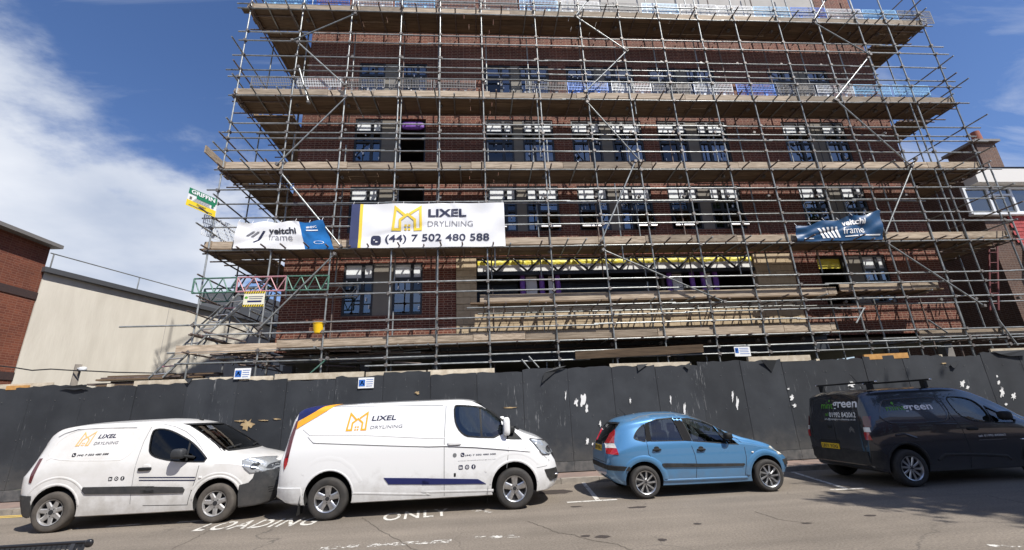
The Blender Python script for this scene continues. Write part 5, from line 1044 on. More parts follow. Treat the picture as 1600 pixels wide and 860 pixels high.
c.wheel(0, .325, .20, (7, .10, .075, 0.0, .42, 'hubcap', .012), 'rubber_dusty', .64); c.wheel(2.728, .325, .20, (7, .10, .075, 0.0, .42, 'hubcap', .012), 'rubber_dusty', .64)
c.seats([(1.55, (-.42, .42))], .62); c.steering(2.1, -.42, 1.02); c.body['label'] = 'white painted body'

# ---- larger white van
B1, B2 = (430, 610, 3.908), (660, 610, 4.096)
c = Car('panel_van', 'large white panel van with navy and orange rear corner flash', 'van', -2.735, 8.62, .99, 'paint_white')
c.shell(top=[(-.93, .40), (-.925, .6), (-.90, 1.1), (-.84, 1.5), (-.76, 1.78), (-.66, 1.90), (-.5, 1.94), (0, 1.955), (1.2, 1.975), (2.2, 1.975), (2.5, 1.95), (2.68, 1.88), (2.85, 1.77), (3.2, 1.52), (3.5, 1.33), (3.65, 1.27), (3.85, 1.19), (4.02, 1.06), (4.12, .88), (4.17, .68), (4.185, .45)],
        bot=[(-.93, .36), (-.7, .27), (-.4, .24), (2.8, .24), (3.8, .25), (4.1, .30), (4.185, .38)], belt=[(-.93, 1.0), (0, 1.12), (2.5, 1.12), (3.4, 1.05), (4.185, .8)],
        ws=[(-.93, .80), (-.88, .90), (-.7, .955), (-.2, .985), (.5, .99), (3.0, .99), (3.5, .965), (3.85, .88), (4.05, .74), (4.15, .56), (4.185, .40)], wt=[(-.93, .74), (-.5, .84), (0, .865), (2.2, .86), (2.8, .80), (3.4, .80), (3.8, .76), (4.185, .34)], wb=[(-.93, .76), (-.5, .90), (0, .93), (3.3, .93), (3.9, .78), (4.185, .36)], crown=.045, rad=.11)
W2 = smooth_poly(c.px(B2, [(202, 100), (230, 96), (360, 104), (430, 125), (490, 170), (512, 200), (512, 305), (300, 300), (262, 285), (225, 245), (205, 190)]), 1); W3 = c.px(B2, [(548, 222), (645, 320), (540, 318)])
c.cut_arch(0, .375, .42); c.cut_arch(3.3, .375, .42)
c.cut_side([(1.75, .7), (3.05, .7), (3.25, 1.12), (2.65, 1.74), (1.75, 1.84)], hw=.9, slope=.15, zref=.7); c.cut_side(W2); wsh = [(-.76, 1.36), (.76, 1.36), (.68, 1.86), (-.68, 1.86)]; c.cut_x(wsh, 2.5, 6); c.finish()
c.pane(W2, 'glass_car'); c.poly('windscreen', wsh, 'glass_dark', -.012, 'front'); c.panel('quarter_light', W3, 'trim_black', .004)
c.line('window_seal', W2+[W2[0]], .026, 'trim_black', .004); c.line('quarter_post', c.px(B2, [(370, 108), (380, 302)]), .035, 'trim_black', -.008); c.line('windscreen_seal', [(-.77, 1.35), (.77, 1.35), (.69, 1.87), (-.69, 1.87), (-.77, 1.35)], .04, 'trim_black', .003, 'front')
c.line('door_gap', c.px(B2, [(150, 62), (140, 300), (138, 680)]), .010, 'gap_shade_grey'); c.line('door_gap', c.px(B2, [(552, 320), (548, 420), (540, 500)]), .009, 'gap_shade_grey'); c.line('door_gap', c.px(B2, [(155, 82), (300, 78), (370, 92)]), .007, 'gap_shade_grey')
c.line('roof_seam', c.px(B1, [(150, 92), (230, 102), (938, 92)])+c.px(B2, [(0, 96), (130, 98)]), .010, 'gap_shade_grey')
c.line('panel_crease', c.px(B1, [(160, 240), (205, 275), (560, 275), (938, 292)])+c.px(B2, [(140, 306)]), .03, 'paint_white', ridge=.012); c.line('panel_crease', c.px(B1, [(195, 285), (230, 320), (700, 336), (938, 342)])+c.px(B2, [(140, 356), (340, 364), (550, 380), (690, 392)]), .03, 'paint_white', ridge=.014)
c.line('panel_crease', c.px(B1, [(195, 288), (230, 324), (700, 340), (938, 346)])+c.px(B2, [(140, 360), (340, 368), (550, 384)]), .009, 'gap_shade_grey', .006)  # grey stripe beside the ridge, its shade put in as colour
c.line('wheel_arch', c.px(B1, [(165, 520), (200, 460), (260, 425), (330, 415), (400, 425), (470, 475), (520, 560)]), .12, 'paint_white', ridge=.004); c.flare(0, .375, .42, 8, 172, .035, .010); c.flare(3.3, .375, .42, 8, 172, .045, .012)
c.line('wheel_arch', c.arcpts(3.3, .345, .60, 40, 150), .09, 'paint_white', ridge=.006)
c.line('panel_crease', c.px(B1, [(470, 632), (938, 640)])+c.px(B2, [(0, 655), (455, 645)]), .05, 'paint_white', ridge=.010)
c.panel('rub_strip', c.px(B1, [(662, 536), (938, 538), (938, 576), (690, 576)]), 'navy', .008); c.panel('rub_strip', c.px(B2, [(-3, 564), (355, 570), (408, 600), (-3, 606)]), 'navy', .008)
c.poly('corner_flash', c.px(B1, [(112, 192), (122, 140), (150, 95), (300, 90), (200, 150)]), 'navy', .007, L=.03); c.poly('corner_flash_stripe', c.px(B1, [(114, 240), (120, 195), (205, 146), (305, 86), (362, 84), (345, 100), (240, 165)]), 'orange', .009, L=.03)
TLp = c.px(B1, [(52, 485), (46, 440), (75, 290), (108, 190), (122, 190), (96, 300), (72, 440)])
for md in ('side', 'far'): c.panel('tail_light', TLp, 'lamp_dark_red', .012, md, L=.06)
c.panel('tail_lens', c.px(B1, [(50, 488), (46, 455), (54, 420), (74, 415), (68, 455)]), 'lamp_red', .016, L=.05)
for md in ('side', 'far'): c.panel('rear_bumper', [(-.91, .55), (-.47, .54), (-.45, .40), (-.46, .29), (-.75, .31), (-.91, .42)], 'paint_white', .018, md, L=.04)
c.panel('rear_bumper', [(-.74, .40), (.74, .40), (.74, .55), (-.74, .55)], 'paint_white', .02, 'rear')
x_, z_ = c.px(B2, [(205, 340)])[0]; c.blob('door_handle', c.hit((x_, z_), 'side', .012), (.125, .022, .034), 'paint_white'); c.blob('handle_shadow', c.hit((x_, z_-.035), 'side', .0), (.10, .006, .014), 'gap_shade_grey', .8)  # the grey sliver paints the shade beneath the handle
x_, z_ = c.px(B2, [(526, 258)])[0]; q = c.hit((x_, z_), 'side', .13); c.blob('wing_mirror', q, (.065, .105, .165), 'paint_white', .5); c.blob('mirror_base', q+Vector((.07, .07, -.06)), (.09, .07, .07), 'trim_black', .6); q2 = c.hit((x_, z_), 'far', .13); c.blob('wing_mirror', q2, (.065, .105, .165), 'paint_white', .5)
HL2 = c.px(B2, [(692, 314), (770, 325), (830, 345), (858, 372), (868, 410), (840, 416), (775, 413), (740, 375)])
hls = [c.panel('headlight', HL2, 'lamp_clear', .012, md, L=.022, sink=.02) for md in ('side', 'far')]
q_ = c.px(B2, [(818, 385)])[0]; c.art('lamp_bowl', *disc2d(q_, .06, 18), 'lamp_bowl', .016, L=.03, parent=hls[0])
c.line('headlight_rim', HL2+[HL2[0]], .014, 'trim_black', .014)
for md in ('side', 'far'): c.panel('fog_surround', c.px(B2, [(788, 512), (885, 505), (898, 545), (888, 580), (830, 590), (808, 560)]), 'trim_black', .012, md, L=.05)
c.line('bonnet_gap', c.px(B2, [(655, 270), (700, 318)]), .01, 'gap_shade_grey'); c.line('bumper_gap', c.px(B2, [(735, 500), (800, 490), (820, 455), (780, 420)]), .008, 'gap_shade_grey')
c.panel('grille', [(-.5, .62), (.5, .62), (.55, .95), (-.55, .95)], 'trim_black', .01, 'front'); c.blob('fog_lamp', c.hit(c.px(B2, [(868, 550)])[0], 'side', .02), (.05, .02, .018), 'chrome', .8)
for y0 in (-.55, .1): c.line('wiper', [(y0, 1.40), (y0+.5, 1.47)], .02, 'trim_black', .02, 'front')
c.art('house_mark', *logo2d(*c.px(B1, [(425, 252)])[0], *c.px(B1, [(556, 132)])[0], sh=.07), 'orange', .005)
tx(B1, 'LIXEL', 582, 152, 735, 188, 'navy_ink', .022, .15); tx(B1, 'DRYLINING', 575, 210, 775, 238, 'ink_grey', 0, .12); tx(B2, '(44) 7 502 480 588', 274, 402, 470, 424, 'navy_ink', .018); tx(B2, 'www.lixeldrylining.co.uk', 228, 438, 472, 456, 'ink_grey', .006)
x_, z_ = c.px(B2, [(257, 413)])[0]; phone_mark(c, x_, z_, .068, 'navy_ink'); x_, z_ = c.px(B2, [(245, 494)])[0]; icons(c, x_, z_, .075, 'navy_ink')
c.art('filler_lock', *disc2d(c.px(B2, [(207, 416)])[0], .036), 'gap_shade_grey', .004); c.art('lock_mark', *rrect2d(*c.px(B2, [(201, 555)])[0], *c.px(B2, [(214, 530)])[0], .012), 'gap', .004)
c.wheel(0, .345, .22, (5, .09, .13, 0.0, .36, 'alloy', .018), 'rubber', .63); c.wheel(3.3, .345, .22, (5, .09, .13, 0.0, .36, 'alloy', .018), 'rubber', .63)
for x in (-.47, 2.82): mk('mud_flap', [(x, -.96, .42), (x+.01, -.72, .42), (x-.02, -.72, .10), (x-.03, -.96, .10)], [(0, 1, 2, 3)], 'gap', c.root, False)
c.seats([(2.35, (-.48, .1, .48))], .72); c.steering(2.85, -.48, 1.12)

# ---- blue hatchback
C1, C2 = (920, 630, 5.376), (1070, 630, 5.378)
c = Car('hatchback_car', 'light blue five-door hatchback with black rub strips', 'car', 3.074, 8.84, .833, 'paint_blue')
c.shell(top=[(-.66, .50), (-.655, .70), (-.635, .93), (-.58, 1.07), (-.47, 1.24), (-.35, 1.38), (-.23, 1.45), (.1, 1.51), (.5, 1.55), (.85, 1.545), (1.2, 1.485), (1.55, 1.355), (1.9, 1.17), (2.15, 1.035), (2.3, .99), (2.55, .925), (2.8, .835), (2.98, .73), (3.08, .60), (3.12, .48), (3.13, .38)],
        bot=[(-.66, .40), (-.5, .27), (-.2, .21), (1.9, .19), (2.7, .20), (3.0, .24), (3.13, .30)], belt=[(-.66, .78), (0, .92), (1.2, .93), (2.0, .88), (2.6, .76), (3.13, .58)],
        ws=[(-.66, .52), (-.62, .64), (-.5, .735), (-.25, .80), (.1, .825), (.6, .833), (2.0, .833), (2.5, .81), (2.8, .74), (3.0, .60), (3.09, .44), (3.13, .30)], wt=[(-.66, .46), (-.4, .60), (0, .65), (.6, .665), (1.2, .655), (1.8, .66), (2.2, .69), (2.7, .60), (3.13, .24)], wb=[(-.66, .46), (-.3, .72), (0, .775), (2.3, .78), (2.8, .64), (3.13, .26)], crown=.09, rad=.12)
Wq = smooth_poly(c.px(C1, [(388, 292), (420, 238), (460, 200), (500, 176), (492, 328), (440, 320), (400, 308)]), 1)
Wr = c.px(C1, [(524, 322), (520, 250), (528, 165), (600, 138), (735, 126), (765, 200), (800, 316)]); Wf = c.px(C1, [(800, 130), (914, 120)])+c.px(C2, [(108, 140), (200, 160), (285, 193), (335, 290), (345, 345), (45, 330), (20, 230)])
Wf = c.px(C2, [(5, 132), (60, 130), (130, 142), (205, 160), (285, 193), (320, 255), (350, 320), (352, 340), (70, 320), (35, 230)]); Wt = c.px(C2, [(300, 198), (350, 228), (400, 272), (450, 345), (365, 342), (335, 265)])
c.cut_arch(0, .305, .355, .3); c.cut_arch(2.46, .305, .355, .3)
c.cut_side([(-.34, .62), (1.75, .62), (2.0, .88), (1.35, 1.32), (.85, 1.42), (.1, 1.40), (-.2, 1.28), (-.38, 1.02)], hw=.74, slope=.20, zref=.62)
for p in (Wq, Wr, Wf, Wt): c.cut_side(p)
wsh = [(-.60, 1.02), (.60, 1.02), (.48, 1.42), (-.48, 1.42)]; c.cut_x(wsh, 1.2, 5); rwn = [(-.50, 1.0), (.50, 1.0), (.455, 1.36), (-.455, 1.36)]; c.cut_x(rwn, -.1, -4); c.finish()
for p in (Wq, Wr, Wf, Wt): c.pane(p, 'glass_car')
c.poly('windscreen', wsh, 'glass_car', -.012, 'front'); c.poly('rear_window', rwn, 'glass_dark', -.008, 'rear'); c.line('rear_window_seal', rwn+[rwn[0]], .035, 'trim_black', .003, 'rear')
for p in (Wq, Wr, Wf, Wt): c.line('window_seal', p+[p[0]], .016, 'trim_black', .003)
c.poly('door_pillar', c.px(C1, [(738, 127), (806, 125), (870, 322), (802, 318)]), 'pillar', .004); c.poly('door_pillar', c.px(C1, [(498, 174), (530, 162), (531, 322), (488, 327)]), 'pillar', .004)
c.line('door_gap', c.px(C1, [(490, 330), (505, 430), (545, 480), (610, 540), (650, 625)]), .009); c.line('door_gap', c.px(C2, [(45, 332), (85, 430), (104, 520), (105, 632)]), .009); c.line('door_gap', c.px(C2, [(470, 300), (500, 370), (520, 460), (518, 610)]), .009)
c.line('roof_gutter', c.px(C1, [(395, 150), (480, 118), (600, 95), (760, 90), (900, 100)])+c.px(C2, [(120, 115), (230, 150), (330, 205), (420, 275), (470, 298)]), .010, 'gap_shade_grey', .002)
c.line('sill_ridge', c.px(C1, [(640, 655), (914, 645)])+c.px(C2, [(250, 638), (540, 628)]), .05, 'paint_blue', ridge=.02)
c.panel('rub_strip', c.px(C1, [(618, 510), (640, 506), (914, 508), (914, 534), (635, 542), (620, 530)]), 'trim_black', .018); c.panel('rub_strip', c.px(C2, [(-2, 508), (100, 508), (100, 538), (-2, 538)]), 'trim_black', .018); c.panel('rub_strip', c.px(C2, [(108, 509), (500, 506), (508, 516), (495, 527), (108, 538)]), 'trim_black', .018)
for (K, p) in ((C1, (572, 392)), (C2, (137, 391))): q = c.px(K, [p])[0]; c.blob('handle_cup', c.hit((q[0], q[1]+.01), 'side', .0), (.055, .006, .05), 'gap', .8); c.blob('door_handle', c.hit(q, 'side', .012), (.085, .018, .020), 'trim_black')
q = c.px(C2, [(350, 315)])[0]; m_ = c.hit(q, 'side', .12); c.blob('wing_mirror', m_, (.075, .085, .065), 'trim_black', .6); c.blob('mirror_base', m_+Vector((.06, .07, -.03)), (.07, .06, .035), 'trim_black', .7); m_ = c.hit(q, 'far', .12); c.blob('wing_mirror', m_, (.075, .085, .065), 'trim_black', .6)
c.flare(0, .305, .355, 3, 177, .11, .026); c.flare(2.46, .305, .355, 3, 177, .12, .026)
# tail lights on the rear corners: red over white over red
for md in ('side', 'far'):
    for (P, m) in (([(-.63, .80), (-.45, .79), (-.465, .90), (-.62, .90)], 'lamp_red'), ([(-.62, .905), (-.466, .905), (-.475, .985), (-.60, .985)], 'lamp_white'), ([(-.595, .99), (-.475, .99), (-.45, 1.10), (-.40, 1.24), (-.48, 1.16)], 'lamp_red')): c.panel('tail_light', P, m, .010, md, L=.04)
for md in ('side', 'far'): c.panel('rear_bumper_strip', [(-.64, .60), (-.28, .575), (-.25, .545), (-.28, .50), (-.64, .515)], 'trim_black', .022, md, L=.05)
c.panel('rear_bumper_strip', [(-.66, .52), (.66, .52), (.66, .60), (-.66, .60)], 'trim_black', .022, 'rear'); c.line('tailgate_gap', [(-.5, 1.0), (-.5, .64), (.5, .64), (.5, 1.0)], .009, 'gap', .002, 'rear')
yz = c.rpx(C1, [(138, 383)], -.63)[0]; c.plate(.02, yz[1], .50, .11, 'EK07 XNU'); c.panel('plate_recess', [(-.26, yz[1]+.065), (.30, yz[1]+.065), (.28, yz[1]+.11), (-.24, yz[1]+.11)], 'trim_black', .014, 'rear'); c.line('rear_wiper', [(0, 1.02), (-.32, 1.14)], .016, 'trim_black', .012, 'rear'); c.blob('tailgate_badge', c.hit((.05, .94), 'rear', .004), (.01, .04, .035), 'chrome', .8)
HLc = c.px(C2, [(765, 372), (785, 368), (835, 410), (845, 435), (800, 432), (770, 400)])
for md in ('side', 'far'): c.panel('headlight', HLc, 'lamp_milky', .008, md, L=.05); c.panel('front_bumper_strip', c.px(C2, [(840, 478), (905, 470), (925, 520), (860, 520)]), 'trim_black', .022, md, L=.05)
c.blob('side_repeater', c.hit(c.px(C2, [(570, 412)])[0], 'side', .004), (.025, .01, .015), 'lamp_white', .8)
q = c.hit((.02, 0), 'top', 0); tube('aerial', q, q+Vector((-.13, 0, .13)), .006, 'trim_black', c.root, False); c.blob('aerial_base', q, (.04, .025, .015), 'trim_black')
c.wheel(0, .29, .18, (9, .034, .05, .5, .22, 'alloy', .006), 'rubber', .71); c.wheel(2.46, .29, .18, (9, .034, .05, .5, .22, 'alloy', .006), 'rubber', .71)
c.seats([(1.15, (-.35, .35)), (.25, (-.36, .0, .36))], .50); c.steering(1.62, -.36, .86)
# ---- dark grey van
D1, D2 = (1255, 590, 4.526), (1400, 590, 4.525)
c = Car('panel_van', 'dark slate panel van with roof bars and green and white lettering', 'van', 8.16, 8.48, .925, 'paint_slate')
c.shell(top=[(-.66, .50), (-.655, .7), (-.64, 1.15), (-.60, 1.5), (-.54, 1.72), (-.45, 1.795), (-.3, 1.825), (.3, 1.845), (1.2, 1.85), (1.6, 1.82), (1.9, 1.75), (2.15, 1.65), (2.6, 1.40), (2.9, 1.23), (3.05, 1.18), (3.35, 1.12), (3.55, 1.02), (3.68, .85), (3.73, .65), (3.75, .5)],
        bot=[(-.66, .38), (-.55, .29), (-.3, .24), (2.4, .23), (3.4, .25), (3.65, .3), (3.75, .38)], belt=[(-.66, .95), (0, 1.05), (2, 1.06), (2.9, 1.0), (3.75, .8)],
        ws=[(-.66, .74), (-.64, .81), (-.58, .865), (-.45, .905), (-.2, .918), (.4, .925), (2.6, .925), (3.1, .90), (3.4, .83), (3.6, .68), (3.7, .5), (3.75, .36)], wt=[(-.66, .64), (-.5, .73), (0, .775), (1.5, .775), (2.1, .74), (2.7, .76), (3.3, .7), (3.75, .3)], wb=[(-.66, .66), (-.5, .83), (0, .86), (2.7, .86), (3.4, .74), (3.75, .32)], crown=.05, rad=.1)
Wd = smooth_poly(c.px(D2, [(388, 140), (450, 135), (530, 142), (600, 165), (650, 215), (682, 312), (620, 318), (520, 300), (455, 262), (415, 200)]), 1); We = c.px(D2, [(660, 200), (760, 255), (855, 300), (840, 320), (705, 318), (690, 300)])
c.cut_arch(0, .36, .405); c.cut_arch(2.785, .36, .405); c.cut_side([(1.05, .66), (2.4, .66), (2.6, 1.02), (2.0, 1.6), (1.05, 1.7)], hw=.8, slope=.15, zref=.66)
for p in (Wd, We): c.cut_side(p)
wsh = [(-.72, 1.24), (.72, 1.24), (.62, 1.70), (-.62, 1.70)]; c.cut_x(wsh, 1.95, 6); c.finish()
for p in (Wd, We): c.pane(p, 'glass_car'); c.line('window_seal', p+[p[0]], .02, 'trim_black', .004)
c.poly('windscreen', wsh, 'glass_dark', -.012, 'front'); c.blob('far_mirror', c.hit((2.35, 1.2), 'far', .14), (.09, .08, .09), 'trim_black', .6)
q = c.hit(c.px(D2, [(735, 285)])[0], 'side', .13); c.blob('wing_mirror', q, (.10, .09, .085), 'trim_black', .6); c.blob('mirror_trim', q+Vector((.06, -.05, 0)), (.02, .03, .05), 'chrome', .7)
c.line('panel_crease', smooth_poly(c.px(D1, [(555, 285), (575, 180), (620, 155)])+c.px(D2, [(280, 135), (320, 150), (375, 250), (365, 300), (320, 315)])+c.px(D1, [(640, 328), (600, 310)]), 2), .03, 'paint_slate', ridge=.012)
c.line('panel_crease', c.px(D1, [(555, 285), (600, 312), (640, 328), (790, 326)])+c.px(D2, [(200, 325), (430, 330)]), .02, 'paint_slate', ridge=.014); c.line('panel_crease', c.px(D2, [(0, 410), (60, 400), (150, 430)]), .05, 'paint_slate', ridge=.016)
c.line('door_gap', c.px(D2, [(330, 125), (400, 270), (470, 370), (530, 500), (555, 640)]), .010); c.line('door_gap', c.px(D2, [(350, 150), (385, 230), (385, 300)]), .010)
for y0 in ((320, 590), (560, 830)): pass
c.line('side_moulding', c.px(D2, [(315, 585), (360, 545), (560, 545), (800, 555), (835, 580)]), .06, 'trim_black', ridge=.02)
c.flare(0, .36, .405, 4, 176, .05, .014, 'trim_black'); c.flare(2.785, .36, .405, 4, 176, .05, .014, 'trim_black')
for md in ('side', 'far'):
    c.panel('rear_bumper', [(-.645, .66), (-.52, .66), (-.43, .58), (-.42, .30), (-.645, .40)], 'trim_black', .016, md, L=.04)
    TLd = c.px(D1, [(455, 340), (510, 335), (530, 400), (552, 490), (485, 480), (470, 440)]); TLd = [(x-.16, z) for x, z in TLd]
c.panel('rear_bumper', [(-.74, .4), (.74, .4), (.74, .64), (-.74, .64)], 'trim_black', .02, 'rear')
for sg in (-1, 1):
    for (za, zb_, m) in ((.86, 1.0, 'lamp_red'), (1.005, 1.09, 'lamp_white'), (1.095, 1.30, 'lamp_dark_red')):
        c.panel('tail_light', [(sg*.755, za), (sg*.85, za), (sg*.83, zb_), (sg*.745, zb_)], m, .012, 'rear', L=.03)
c.line('rear_door_gap', [(.0, 1.78), (.0, .64)], .012, 'gap', .002, 'rear'); c.line('rear_door_gap', smooth_poly([(-.66, .66), (.66, .66), (.68, 1.3), (.62, 1.74), (-.62, 1.74), (-.68, 1.3)], 1)+[(-.66, .72)], .010, 'gap', .002, 'rear')
for y0, y1 in ((-.58, -.06), (.06, .58)): P = smooth_poly([(y0, 1.2), (y1, 1.2), (y1*.97, 1.66), (y0*.97, 1.66)], 2); c.line('panel_crease', P+[P[0]], .02, 'paint_slate', ridge=.008, mode='rear')
yz = c.rpx(D1, [(196, 482)], -.65)[0]; c.plate(yz[0], yz[1], .50, .11, 'LR71 YOG'); c.panel('plate_recess', [(yz[0]-.28, yz[1]+.07), (yz[0]+.28, yz[1]+.07), (yz[0]+.26, yz[1]+.12), (yz[0]-.26, yz[1]+.12)], 'trim_black', .01, 'rear'); c.blob('rear_door_handle', c.hit((.12, 1.08), 'rear', .005), (.012, .06, .035), 'trim_black', .7)
c.line('chevron_badge', [(-.40, .99), (-.46, 1.05), (-.52, .99)], .02, 'chrome', .005, 'rear'); c.line('chevron_badge', [(-.40, 1.03), (-.46, 1.09), (-.52, 1.03)], .02, 'chrome', .005, 'rear')
def rt(t, x0, y0, x1, y1, m, bold=0.0):
    (a, b), (d, e) = c.rpx(D1, [(x0, y1), (x1, y0)], -.62); c.mtext('lettering', t, a, b+(.0), d, b+abs(e-b), m, bold)
def rt2(t, xl, xr, yb, h, m, bold=0.0):
    (a, z0), (b, z1) = c.rpx(D1, [(xl, yb), (xr, yb)], -.62); c.mtext('lettering', t, a, (z0+z1)/2, b, (z0+z1)/2+h, m, bold)
rt2('mint', 126, 206, 222, .13, 'ink_green', 0.0); rt2('green', 208, 374, 232, .17, 'ink_white', .02); rt2('tel:', 160, 184, 272, .07, 'ink_green'); rt2('01992 842062', 190, 374, 282, .10, 'ink_white', .012); rt2('info@mintgreen-cleaning.co.uk', 160, 376, 306, .05, 'ink_white', .004); rt2('cleaning contractors', 240, 374, 244, .03, 'ink_grey', 0.0)
yz = c.rpx(D1, [(168, 168)], -.62)[0]; c.art('leaf_mark', *disc2d(yz, .022, 10), 'ink_green', .004, 'rear')
tx(D1, 'mint', 615, 195, 735, 236, 'ink_green', .0); tx(D2, 'green', 82, 190, 272, 250, 'ink_white', .02); tx(D2, 'cleaning contractors', 135, 238, 282, 250, 'ink_grey', 0); tx(D2, 'tel: 01992 842062', 585, 396, 772, 420, 'ink_white', .006); tx(D2, 'info@mintgreen-cleaning.co.uk', 590, 432, 782, 444, 'ink_white', 0.002); c.art('leaf_mark', *disc2d(c.px(D1, [(658, 182)])[0], .028, 10), 'ink_green', .005)
q = c.px(D2, [(540, 362)])[0]; c.blob('door_handle', c.hit(q, 'side', .01), (.11, .02, .03), 'trim_black'); c.blob('wing_badge', c.hit(c.px(D2, [(895, 435)])[0], 'side', .004), (.04, .006, .012), 'chrome', .8)
for x in (-.18, 1.02):
    tube('roof_bar', (x, -.82, 1.955), (x, .82, 1.955), .018, 'trim_black', c.root, False)
    for sg in (-1, 1): g = MB(); g.box((x, sg*.66, 1.87), (.07, .10, .13)); g.build('roof_bar_foot', 'trim_black', c.root, False); c.blob('bar_end', (x, sg*.82, 1.955), (.025, .02, .022), 'chrome', .8)
c.wheel(0, .335, .21, (10, .035, .05, .25, .22, 'alloy', .010), 'rubber', .66); c.wheel(2.785, .335, .21, (10, .035, .05, .25, .22, 'alloy', .010), 'rubber', .66); c.seats([(1.55, (-.42, .42))], .66); c.steering(2.1, -.42, 1.06)
q = c.hit((.25, 0), 'top', 0); tube('aerial', q, q+Vector((-.22, 0, .32)), .005, 'trim_black', c.root, False)
# ------------------------------------------------------------------ street bench at the near kerb (only its end shows)
c = atz(146, 845.5, 0.83); bx1, by = c[0], c[1]
bn = thing('bench', 'black perforated metal street bench standing on the near pavement', 'bench', (bx1-0.9, by-0.3, 0.10))
def slab_perf(name, x0, x1, fy, n, m, parent):
    """perforated sheet following fy(t)->(y,z): a lattice of thin bars between solid rims"""
    g = MB(); nx = 46
    P = [fy(t/n) for t in range(n+1)]
    for t in range(n):
        (ya, za), (yb, zb) = P[t], P[t+1]
        g.add([(x0, ya, za), (x1, ya, za), (x1, yb, zb), (x0, yb, zb)], [(0, 1, 2, 3)]) if t in (0, n-1) else None
    for i in range(nx+1):
        xx = x0+(x1-x0)*i/nx; w = 0.012 if 0 < i < nx else 0.05
        for t in range(n): (ya, za), (yb, zb) = P[t], P[t+1]; g.add([(xx-w/2, ya, za), (xx+w/2, ya, za), (xx+w/2, yb, zb), (xx-w/2, yb, zb)], [(0, 1, 2, 3)])
    for t in range(1, n):
        (ya, za), (yb, zb) = P[t], P[t+1]; k = 0.42; g.add([(x0, ya, za-.0006), (x1, ya, za-.0006), (x1, ya+(yb-ya)*k, za+(zb-za)*k-.0006), (x0, ya+(yb-ya)*k, za+(zb-za)*k-.0006)], [(0, 1, 2, 3)])
    return g.build(name, m, parent)
bx0 = bx1-1.8
slab_perf('backrest', bx0, bx1-0.05, lambda t: (by-0.03-0.14*t*0.9, 0.82-0.34*t), 17, 'bench_black', bn)
slab_perf('seat', bx0, bx1-0.05, lambda t: (by-0.18-0.42*t, 0.46-0.03*math.sin(t*3.14)), 20, 'bench_black', bn)
for (y0, z0) in ((by-0.02, 0.83), (by-0.16, 0.475), (by-0.61, 0.455)): tube('rim', (bx0, y0, z0), (bx1-0.03, y0, z0), 0.013, 'bench_black', bn)
v, f = superell((bx1-0.015, by-0.02, 0.82), (0.03, 0.02, 0.03), 0.8); mk('end_cap', v, f, 'bench_black', bn, smooth=True)
for x in (bx0+0.12, bx1-0.12):
    g = MB(); g.tube((x, by-0.02, 0.82), (x, by-0.17, 0.46), 0.022); g.tube((x, by-0.17, 0.46), (x, by-0.05, 0.10), 0.024); g.tube((x, by-0.17, 0.45), (x, by-0.6, 0.44), 0.022); g.tube((x, by-0.6, 0.44), (x, by-0.62, 0.10), 0.024); g.box((x, by-0.34, 0.105), (0.06, 0.66, 0.012)); g.build('leg_frame', 'bench_black', bn, smooth=True, sharp=40)
for (x0, x1, s) in ((8, 16, .02), (24, 33, .02), (37, 42, .01)): p, q_ = atz(x0, 855, .80), atz(x1, 848, .82); mk('reflection_slip', [(p[0], p[1]-.01, .80), (p[0]+.05, p[1]-.01, .80), (q_[0], by-.005, .835), (q_[0]-.05, by-.005, .835)], [(0, 1, 2, 3)], 'sticker_glint_white', bn)  # white slips stand in for reflections on the bench edge
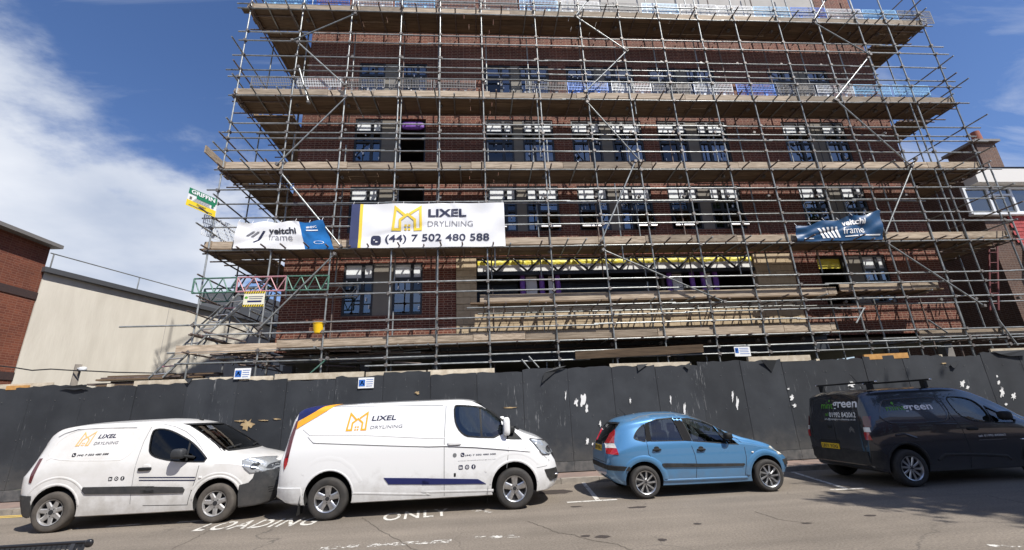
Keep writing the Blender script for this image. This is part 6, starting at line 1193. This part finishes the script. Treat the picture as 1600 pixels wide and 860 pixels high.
# ------------------------------------------------------------------ street tree on the near pavement, out of frame; its crown shades the dark van
def tree(name, label, base, cc, rad, nleaf, seed):
    rs = random.Random(seed); r = thing(name, label, 'tree', base); g = MB(); B = Vector(base); Cc = Vector(cc)
    k = B.lerp(Cc, .45); k.x = B.x+0.25; g.tube(B, k, .26, 10, 0, .2); g.tube(k, Cc+Vector((0, 0, 1.5)), .2, 9, 0, .06); tips = []
    for i in range(16):
        a = rs.uniform(0, 6.28); el = rs.uniform(-.2, 1.2); L = rs.uniform(.55, .95); st = k.lerp(Cc, rs.uniform(0, .9)); en = Cc+Vector((math.cos(a)*math.cos(el)*rad[0]*L, math.sin(a)*math.cos(el)*rad[1]*L, math.sin(el)*rad[2]*L)); g.tube(st, en, .08, 6, 0, .02); tips.append(en)
    g.build('trunk', 'bark', r, smooth=True, sharp=50)
    V = []; Fc = []; cl = []
    for i in range(280):
        while True:
            d = Vector((rs.uniform(-1, 1), rs.uniform(-1, 1), rs.uniform(-1, 1)))
            if d.length < 1: break
        d = d*(0.55+0.45*d.length); cl.append((Cc+Vector((d.x*rad[0], d.y*rad[1], d.z*rad[2])), rs.uniform(.45, .95)))
    for i in range(nleaf):
        c_, s_ = rs.choice(cl); p = c_+Vector((rs.gauss(0, .5), rs.gauss(0, .5), rs.gauss(0, .4)))*s_; a = Vector((rs.gauss(0, 1), rs.gauss(0, 1), rs.gauss(0, .6))).normalized(); b_ = a.orthogonal().normalized(); L, w = rs.uniform(.10, .17), rs.uniform(.05, .08); n0 = len(V)
        V += [p-a*L, p+b_*w, p+a*L, p-b_*w]; Fc.append((n0, n0+1, n0+2, n0+3))
    mk('crown', V, Fc, 'leaf', r); return r
tree('street_tree', 'leafy broad street tree on the near pavement shading the dark van', (16.8, 1.0, .1), (16.8, 1.3, 10.1), (5.6, 4.0, 4.3), 120000, 5)

# ------------------------------------------------------------------ the far side of the street behind the viewpoint (seen in reflections, and it closes off the low sky)
for k, (xa, xb, h, m) in enumerate(((-46, -24, 8.6, 'brick_brown'), (-24, -4, 9.4, 'brick_left'), (-4, 16, 8.8, 'brick_brown'), (16, 44, 9.6, 'brick_left'))):
    t = thing('terrace', ('brown brick terrace across the street facing the small white van', 'red brick terrace across the street facing the large white van', 'brown brick terrace across the street facing the blue car', 'red brick terrace across the street facing the dark van')[k], 'building', ((xa+xb)/2, -16, 0))
    b = MB(); b.box(((xa+xb)/2, -19, h/2), (xb-xa-.02, 6, h)); b.build('wall', m, t)
    mk('roof', [(xa, -15.7, h), (xb-.02, -15.7, h), (xb-.02, -19, h+2.4), (xa, -19, h+2.4), (xa, -22.2, h), (xb-.02, -22.2, h)], [(0, 1, 2, 3), (3, 2, 5, 4)], 'roof_tile', t)
    for i in range(int((xb-xa)/3.2)):
        for z in (1.6, 4.3, 7.0):
            f = MB(); x = xa+1.6+i*3.2; f.box((x, -15.97, z), (1.3, .08, 1.6)); w = f.build('window', 'upvc', t); box('pane', (x, -15.915, z), (1.1, .02, 1.4), 'glass_site', w)
